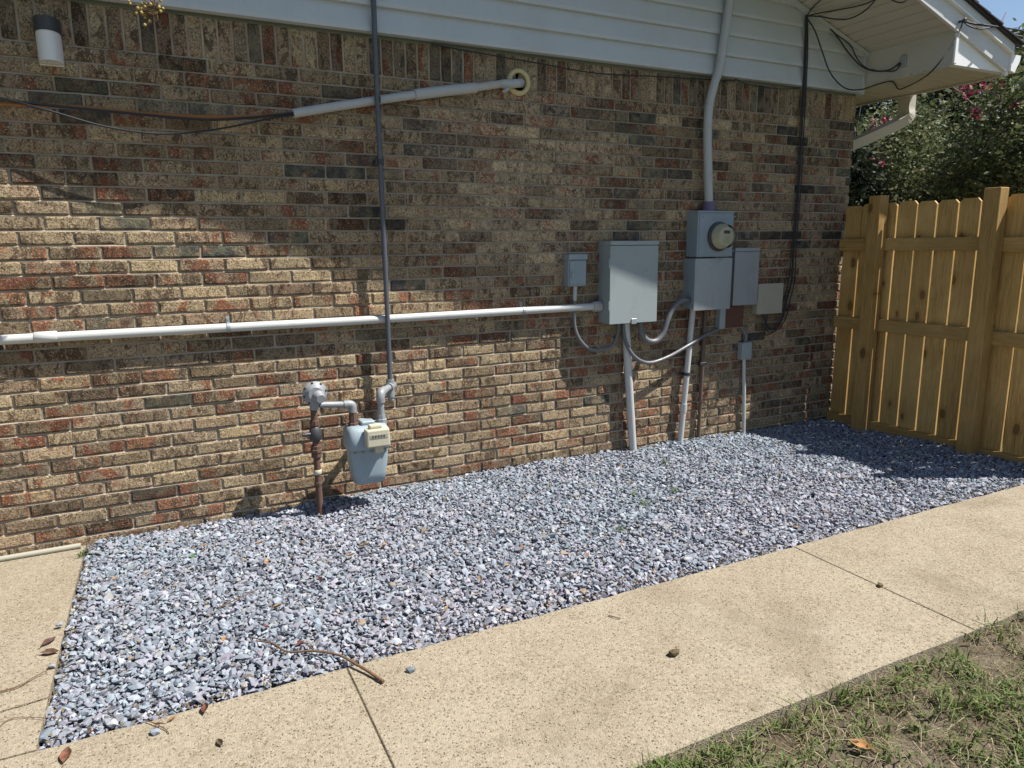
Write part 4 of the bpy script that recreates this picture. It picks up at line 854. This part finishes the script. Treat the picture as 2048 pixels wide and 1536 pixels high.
hk = empty('cable_hook', F, 'small dark cable hook screwed into the rake fascia', 'hook'); MB().lathe(F+Vector((0, 0.03, 0)), (0, -1, 0), [(0, 0.008), (0.035, 0.008), (0.04, 0.016), (0.052, 0.016), (0.055, 0.01)], 10).build('hook', M['dark'], hk)

# ------------------------------------------------------------------ fence
fence = empty('wooden_fence', (5.18, -0.85, -0.03), 'new yellow-brown pine fence with dog-eared pickets closing the bed at right', 'fence')
def picket(y, w_, top, tilt):
    mb = MB(); c = 0.022; z0 = -0.045+random.uniform(-.008, .006)
    prof = [(y, z0), (y-w_, z0), (y-w_, top-c), (y-w_+c, top), (y-c, top), (y, top-c)]
    mb.prism([(5.2205+random.uniform(0, .0015), yy+tilt*(zz-0.8), zz) for yy, zz in prof], (0.0155, 0, 0)); return mb
y = -0.012; k = 0
while y > -1.70:
    w_ = 0.135+random.uniform(-.0015, .0015)
    picket(y, w_, 1.652+random.uniform(-.006, .010), random.uniform(-.0022, .0022) if k else -0.006).build('picket', M['fence'], fence); y -= w_+random.uniform(0.009, 0.014); k += 1
YEND = y+0.005
def rail(y0, y1, z0, z1):
    MB().box((5.182, y1, z0), (5.220, y0, z1), 0.003).build('rail', M['fence_rail'], fence)
pa = (PX(1742, 388, 5.095).y+PX(1760.7, 388, 5.095).y)/2; pb = (PX(1970, 372, 5.095).y+PX(2003, 372, 5.095).y)/2
for z0, z1 in ((1.313, 1.402), (0.725, 0.814), (-0.045, 0.041)):
    rail(-0.006, pa-0.02, z0, z1); rail(pa-0.021, pb-0.01, z0+0.004, z1+0.003); rail(pb-0.011, YEND, z0-0.004, z1-0.004)
def post(yc, top, w_=0.094):
    mb = MB(); mb.box((5.090, yc-w_/2, -0.3), (5.1815, yc+w_/2, top), 0.005, 2); mb.build('post', M['post'], fence)
post(pa, 1.705); post(pb, 1.700, 0.10); post(YEND+0.052, 1.70)

# ------------------------------------------------------------------ plants behind the fence
def leaf_cloud(name, clumps, per, size, cols, parent, squash=0.8, spread=0.16, seed=1, mat='leaf', aspect=0.5):
    r_ = np.random.default_rng(seed); n = len(clumps)*per
    c = np.repeat(np.array(clumps), per, 0)+r_.normal(0, spread, (n, 3))*np.array([1, 1, squash])
    a = r_.normal(0, 1, (n, 3)); a[:, 2] *= 0.6; a /= np.linalg.norm(a, axis=1)[:, None]
    b = np.cross(a, r_.normal(0, 1, (n, 3))); b /= np.linalg.norm(b, axis=1)[:, None]
    s = size*r_.uniform(.6, 1.35, n)[:, None]
    v = np.stack([c-a*s, c+b*s*aspect, c+a*s, c-b*s*aspect], 1).reshape(-1, 3)
    f = np.arange(n*4).reshape(-1, 4)
    col = np.array(cols)[r_.integers(0, len(cols), n)]*r_.uniform(.7, 1.3, (n, 1))
    c4 = np.concatenate([np.repeat(col, 4, 0), np.ones((n*4, 1))], 1)
    off = np.array(origin(parent))
    return arrays_mesh(name, v-off, f, M[mat], parent, {'tint': c4})
GREENS = [(.125, .15, .06), (.10, .125, .05), (.17, .19, .085), (.07, .09, .04), (.20, .195, .10)]
def shrub(name, base, rx, ry, h, label, seed, cols=GREENS, clumps=200, per=95, size=0.028, low=0.35, stems=9, cat='shrub', group=None):
    r_ = random.Random(seed); e = empty(name, base, label, cat, group); B = Vector(base); tips = []
    mb = MB()
    for k in range(stems):
        a = r_.uniform(0, 6.28); q = r_.uniform(.25, .9); tip = B+Vector((math.cos(a)*rx*q, math.sin(a)*ry*q, h*r_.uniform(.62, .95)))
        mid = B+(tip-B)*0.5+Vector((r_.uniform(-.1, .1), r_.uniform(-.1, .1), 0.12*h)); st = B+Vector((math.cos(a)*.12, math.sin(a)*.12, -0.1))
        pts = spline([st, (st+mid)/2+Vector((r_.uniform(-.04, .04), 0, 0)), mid, tip], 4); nn = len(pts)
        mb.tube(pts, [0.03*(1-i/nn)+0.005 for i in range(nn)], 6); tips.append(pts)
        for _ in range(4):
            p0 = pts[r_.randrange(nn//2, nn)]; p1 = p0+Vector((r_.uniform(-.4, .4)*rx, r_.uniform(-.4, .4)*ry, r_.uniform(.1, .3)*h*.6))
            mb.tube([p0, (p0+p1)/2+Vector((0, 0, .04)), p1], [0.011, 0.008, 0.004], 5)
    mb.build('trunk', M['bark'], e, normals=False)
    cl = []
    while len(cl) < clumps:
        u = Vector((r_.uniform(-1, 1), r_.uniform(-1, 1), r_.uniform(-1, 1)))
        if u.length > 1 or u.length < 0.35: continue
        lump_ = 0.86+0.14*math.sin(u.x*6+seed)*math.cos(u.y*5+u.z*7)
        p = B+Vector((u.x*rx*lump_, u.y*ry*lump_, h*(low+(1-low)*0.5)+u.z*h*(1-low)*0.5*lump_)); cl.append(p[:])
    leaf_cloud('crown', cl, per, size, cols, e, seed=seed, spread=0.13)
    return e
def flowers(parent, spots, seed, col=((.26, .03, .07), (.34, .06, .12), (.20, .02, .05))):
    for i, (c, r0, n) in enumerate(spots):
        rr = random.Random(seed+i); cl = [(Vector(c)+Vector((rr.gauss(0, r0), rr.gauss(0, r0), rr.gauss(0, r0*1.4))))[:] for _ in range(n)]
        leaf_cloud('flower_cluster', cl, 9, 0.017, col, parent, spread=0.022, seed=seed+i, aspect=0.8)['kind'] = 'stuff'
s1_ = shrub('crape_myrtle', (8.2, 0.1, -0.1), 1.35, 1.35, 3.4, 'tall pink-flowering crape myrtle in the middle behind the fence', 11, clumps=430, low=0.24)
s2_ = shrub('crape_myrtle', (8.6, 2.2, -0.1), 1.25, 1.3, 3.2, 'leafy crape myrtle behind the fence beside the house corner', 12, clumps=400, low=0.2)
s3_ = shrub('crape_myrtle', (8.5, -1.8, -0.1), 1.3, 1.35, 3.5, 'tallest crape myrtle behind the fence at the right edge', 13, clumps=420, low=0.24)
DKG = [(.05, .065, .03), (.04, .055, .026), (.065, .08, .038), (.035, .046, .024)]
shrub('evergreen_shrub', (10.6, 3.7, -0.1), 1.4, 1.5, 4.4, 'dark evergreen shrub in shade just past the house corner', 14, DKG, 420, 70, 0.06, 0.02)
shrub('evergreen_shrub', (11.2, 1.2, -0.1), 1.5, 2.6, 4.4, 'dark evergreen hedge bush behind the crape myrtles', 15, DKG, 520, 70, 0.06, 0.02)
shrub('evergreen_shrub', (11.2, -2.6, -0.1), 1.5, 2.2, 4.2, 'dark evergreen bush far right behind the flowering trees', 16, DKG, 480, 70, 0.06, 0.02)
shrub('evergreen_shrub', (7.0, 1.62, -0.1), 0.5, 0.5, 2.75, 'dense shrub close behind the house corner, deep shade painted into its near-black leaves', 17, [(.018, .026, .014), (.022, .03, .016)], 300, 90, 0.04, 0.0)  # leaf colours taken nearly black to paint in the deep shade past the corner
flowers(s1_, [(PX(1943, 178, 7.1), .035, 6), (PX(1965, 166, 7.1), .03, 4), (PX(1950, 220, 7.0), .025, 2)], 40)
flowers(s2_, [(PX(1757, 262, 7.5), .04, 5), (PX(1772, 252, 7.5), .035, 4), (PX(1755, 332, 7.4), .03, 3)], 60)
flowers(s3_, [(PX(2015, 158, 7.4), .04, 3), (PX(2035, 205, 7.3), .03, 2)], 80)
ft = PX(2042, 75, 17.0)
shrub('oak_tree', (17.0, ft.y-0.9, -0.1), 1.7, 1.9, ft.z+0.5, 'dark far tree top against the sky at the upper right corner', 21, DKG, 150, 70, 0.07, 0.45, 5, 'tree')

# branch tip with seed pods hanging into view at the upper left
tip = PW(316, 40, .45); hb = empty('hanging_branch', tip, 'twig with yellow-brown seed pods dangling before the siding at upper left', 'branch')
stem = spline([tip+Vector((-0.2, -0.55, 1.15)), tip+Vector((-0.06, -0.15, 0.5)), tip+Vector((-0.008, -0.01, 0.14)), tip+Vector((-0.004, 0, 0.05)), tip], 6)
MB().tube(stem, [0.006-0.0045*i/(len(stem)-1) for i in range(len(stem))], 6).build('stem', M['twig'], hb)
mbt = MB(); mbp = MB(); rr = random.Random(3)
for k in range(34):
    s = stem[-1-rr.randrange(0, 9)]; q = rr.random(); off = Vector((rr.uniform(-.055, .03), rr.uniform(-.03, .03), rr.uniform(-.025, .03))) if q < .6 else Vector((rr.uniform(-.10, -.03), rr.uniform(-.03, .03), rr.uniform(0, .07)))
    e_ = s+off; mbt.tube([s, (s+e_)/2+Vector((0, 0, .006)), e_], 0.0013, 5); mbp.lathe(e_-Vector((0, 0, .006)), (rr.uniform(-.4, .4), rr.uniform(-.4, .4), 1), [(0, .001), (.003, .0055), (.007, .0065), (.011, .004), (.013, .0008)], 8)
mbt.build('twig', M['twig'], hb); mbp.build('seed_pods', M['pods'], hb)

# ------------------------------------------------------------------ grass and ground litter
def blades(P, Lh, width, cols, seed, lean=0.6, zfun=None):
    r_ = np.random.default_rng(seed); n = len(P)
    az = r_.uniform(0, 6.283, n); d = np.stack([np.cos(az), np.sin(az), np.zeros(n)], 1); s = np.stack([-np.sin(az), np.cos(az), np.zeros(n)], 1)
    ln = np.abs(r_.normal(lean, .35, n))[:, None]; hh = Lh[:, None]; wv = (width*r_.uniform(.6, 1.3, n))[:, None]
    b = np.concatenate([P, np.array([zfun(x, y) for x, y in P])[:, None]-.004], 1); up = np.array([[0, 0, 1.]])
    m1 = b+up*hh*.55+d*hh*.28*ln; t1 = b+up*hh*np.clip(1-.35*ln, .12, 1)+d*hh*.85*ln
    v = np.stack([b-s*wv, b+s*wv, m1+s*wv*.8, m1-s*wv*.8, t1+s*wv*.12, t1-s*wv*.12], 1).reshape(-1, 3)
    f = (np.array([[0, 1, 2, 3], [3, 2, 4, 5]])[None]+(np.arange(n)*6)[:, None, None]).reshape(-1, 4)
    col = np.array(cols)[r_.integers(0, len(cols), n)]*r_.uniform(.75, 1.3, (n, 1)); return v, f, np.concatenate([np.repeat(col, 6, 0), np.ones((n*6, 1))], 1)
r_ = np.random.default_rng(5)
def dens(x, y): return 0.5+0.5*np.sin(x*4.1+np.sin(y*5.3)*1.4)*np.sin(y*4.7+x*2.2+1)
cen = np.stack([r_.uniform(0.3, 5.2, 11500), -2.525-np.abs(r_.uniform(0, 1.55, 11500))], 1)
keep = r_.random(len(cen)) < 0.12+0.95*dens(cen[:, 0], cen[:, 1])**1.7; cen = cen[keep]
cnt = r_.integers(4, 13, len(cen)); P = np.repeat(cen, cnt, 0)+r_.normal(0, .014, (cnt.sum(), 2)); P[:, 1] = np.minimum(P[:, 1], -2.512)
hh = np.repeat(np.clip(r_.normal(.042, .017, len(cen)), .015, .09), cnt)*r_.uniform(.6, 1.3, len(P))
GG = [(.085, .135, .03), (.115, .165, .042), (.075, .12, .028), (.13, .165, .055), (.17, .17, .075)]
G1 = blades(P, hh, .0027, GG, 6, .95, yard_z)
Q = np.stack([r_.uniform(0.3, 5.2, 16000), -2.53-r_.uniform(0, 1.55, 16000)], 1)
G2 = blades(Q, r_.uniform(.02, .075, len(Q)), .0012, [(.33, .27, .16), (.25, .20, .11), (.40, .34, .22), (.16, .12, .07)], 8, 1.9, yard_z)
tag(arrays_mesh('grass', np.concatenate([G1[0], G2[0]]), np.concatenate([G1[1], G2[1]+len(G1[0])]), M['grass'], attr={'tint': np.concatenate([G1[2], G2[2]])}), 'patchy green grass and straw growing on the soil beside the walk', 'grass', kind='stuff')

def leaf_thing(px, py, z, size, col, label, group, seed, curl=0.4, stand=0.0, where=None):
    rr = random.Random(seed); c = PG(px, py, z); a = rr.uniform(0, 6.28); mb = MB(); n = 6; vs = []; fs = []
    dx_, dy_ = Vector((math.cos(a), math.sin(a), stand)), Vector((-math.sin(a), math.cos(a), rr.uniform(-.3, .3)))
    for i in range(n+1):
        t = i/n*2-1; wd = (1-abs(t)**1.7)*0.42+0.015
        for s in (-1, -0.5, 0, 0.5, 1):
            vs.append(c+dx_*(t*size)+dy_*(s*wd*size)+Vector((0, 0, size*(curl*abs(s)*wd*1.6+curl*0.5*t*t+rr.uniform(-.03, .03)))))
    for i in range(n):
        for k in range(4): fs.append((i*5+k, i*5+k+1, (i+1)*5+k+1, (i+1)*5+k))
    low_ = min(v.z for v in vs)-z-0.0015; vs = [v-Vector((0, 0, low_)) for v in vs]
    mb.add(vs, fs, True); st = c-dx_*size+Vector((0, 0, .002)); mb.tube([st, st-dx_*size*.45+Vector((0, 0, .004))], size*.03, 5)
    t = NT('fallen_leaf', 0.7, 0.3); t.color(t.mix(t.smooth(t.noise(t.pos(), 60, 4, .6), .4, .65), col, tuple(x*.5 for x in col)))
    return tag(mb.build('fallen_leaf', t.m, normals=False), label, 'leaf', group)
RB = (.15, .05, .03); TN = (.30, .15, .055); OR = (.36, .19, .07)
leaf_thing(98, 1287, -.008, .030, (.09, .04, .03), 'dark maroon leaf on the left slab beside the gravel edge', None, 1, .5)
leaf_thing(100, 1309, -.006, .030, (.14, .08, .05), 'brown curled leaf just below the maroon one on the left slab', None, 2, .6)
leaf_thing(132, 1514, .0, .034, (.17, .075, .045), 'red-brown leaf on the walk at the bottom left corner', None, 3, .4)
leaf_thing(410, 1422, .0, .026, (.12, .05, .035), 'red-brown folded leaf on the walk below the gravel', None, 4, .7)
leaf_thing(344, 1440, .0, .016, (.24, .12, .06), 'small brown leaf where the gravel meets the walk', None, 5, .5)
leaf_thing(440, 1489, .0, .018, (.11, .07, .04), 'tiny dark curled leaf in the middle of the walk at left', None, 6, .7)
leaf_thing(1722, 1492, .0, .034, OR, 'orange-tan dry leaf lying in the patchy grass', None, 7, .3)
leaf_thing(385, 1114, .012, .022, (.07, .16, .03), 'single fresh green leaf lying on the gravel', None, 8, .3)
for i, (px, py) in enumerate([(520, 1088), (534, 1125), (702, 1112), (729, 1092), (712, 1243), (533, 1255), (770, 1240), (885, 1205), (893, 1220), (1015, 1132), (1241, 1090), (1044, 1097), (293, 1148), (320, 1141), (410, 1092), (555, 1215), (640, 1160), (448, 1282), (770, 1090), (960, 1160), (1130, 1050), (1340, 1000), (230, 1160), (600, 1290)]):
    leaf_thing(px, py, .014, random.uniform(.013, .023), random.choice([TN, OR, (.25, .17, .09), RB]), 'small dry brown leaf fallen among the grey gravel stones', 'small dry leaves on the gravel', 20+i, random.uniform(.3, .8), random.uniform(0, .3))
def stick(name, pts, rads, label, forks=()):
    sp = spline(pts, 6); n = len(sp); r0, r1 = rads; mb = MB()
    sp = [p+Vector((random.uniform(-.0012, .0012), random.uniform(-.0012, .0012), random.uniform(-.0008, .0008))) for p in sp]
    mb.tube(sp, [r0+(r1-r0)*i/(n-1) for i in range(n)], 7)
    for a_, b_ in forks: mb.tube([a_, (a_+b_)/2+Vector((0, 0, .003)), b_], [.003, .0024, .0012], 5)
    return tag(mb.build(name, M['twig'], normals=False), label, 'stick')
stick('fallen_stick', [PG(512, 1281, .02), PG(548, 1288, .025), PG(575, 1303, .02), PG(630, 1302, .026), PG(680, 1311, .024), PG(708, 1326, .018), PG(740, 1345, .012), PG(767, 1364, .008)], (.0025, .0056), 'bent brown stick lying from the gravel onto the walk', ((PG(630, 1302, .026), PG(600, 1280, .02)), (PG(560, 1294, .02), PG(540, 1305, .016))))
stick('fallen_twig', [PG(437, 1215, .016), PG(470, 1200, .02), PG(508, 1181, .016)], (.0030, .0018), 'thin straight twig on the gravel at left')
stick('fallen_twig', [PG(-8, 1385, .004), PG(35, 1373, .006), PG(65, 1356, .006), PG(97, 1339, .008)], (.0028, .0016), 'thin dark twig across the left slab')
stick('fallen_twig', [PG(-10, 1462, .003), PG(15, 1440, .005), PG(45, 1434, .005), PG(88, 1436, .006)], (.0014, .0010), 'hair-thin stem on the left slab near the bottom')
stick('fallen_twig', [PG(290, 1440, .006), PG(310, 1447, .008), PG(330, 1458, .005), PG(338, 1467, .004)], (.0018, .0012), 'small branching twig on the walk below the gravel corner', ((PG(310, 1447, .008), PG(332, 1448, .01)), (PG(320, 1452, .008), PG(300, 1462, .004))))
stick('fallen_twig', [PG(1218, 1231, .004), PG(1228, 1234, .006), PG(1240, 1237, .004)], (.0022, .0016), 'tiny dark twig in the middle of the walk')
def loose(px, py, z, size, col, label, name='loose_stone', cat='stone', seed=0):
    rg_ = np.random.default_rng(seed+100); v = IV*rg_.uniform(.72, 1.15, (len(IV), 1))*size*np.array([1.1, .85, .65]); c = PG(px, py, z)
    v = v+np.array([c.x, c.y, c.z+size*.45]); return tag(arrays_mesh(name, v, IF, M['stone'], attr={'tint': np.tile(np.array([*col, 1.]), (len(v), 1))}), label, cat)
loose(822, 1343, 0, .016, (.16, .19, .22), 'dark blue-grey stone lying alone on the walk below the stick', seed=1)
loose(312, 1467, 0, .016, (.25, .28, .32), 'pale blue-grey stone on the walk below the gravel corner', seed=2)
loose(120, 1252, 0, .014, (.25, .28, .30), 'grey stone strayed onto the left slab', seed=3)
loose(225, 1452, 0, .019, (.36, .37, .40), 'whitish stone at the lower edge of the gravel', seed=4)
loose(104, 1335, 0, .013, (.27, .27, .28), 'grey stone by the leaves on the left slab', seed=5)
ob = loose(1348, 1311, 0, .024, (.10, .075, .04), 'dark brown clod of debris in the middle of the walk', 'debris_clod', 'debris', 6)
ob2 = loose(1760, 1173, 0, .016, (.12, .09, .03), 'small mossy clump in the joint of the walk', 'moss_clump', 'moss', 7)
for i, (px, py, hgt_, lab) in enumerate(((1330, 930, .05, 'pale green weed in the gravel in front of the thick conduit'), (1292, 1012, .055, 'small weed growing in the middle of the gravel'), (1268, 990, .04, 'faint weed sprig left of the middle weed'), (1240, 1062, .04, 'tiny weed in the gravel nearest the walk'), (165, 1098, .05, 'weed sprouting at the gravel corner by the grey pipe'), (1350, 985, .045, 'thin weed sprig right of the middle weed'))):
    c = PG(px, py, .0); rq = np.random.default_rng(i+70); n = 26
    Pp = np.array([[c.x, c.y]])+rq.normal(0, .018, (n, 2))
    v, f, cc_ = blades(Pp, rq.uniform(.4, 1.1, n)*hgt_, .0022, [(.14, .19, .07), (.10, .15, .05), (.20, .22, .12)], i+90, .7, lambda x, y: ground_height(x, y)+.004)
    tag(arrays_mesh('weed', v, f, M['grass'], attr={'tint': cc_}), lab, 'weed')
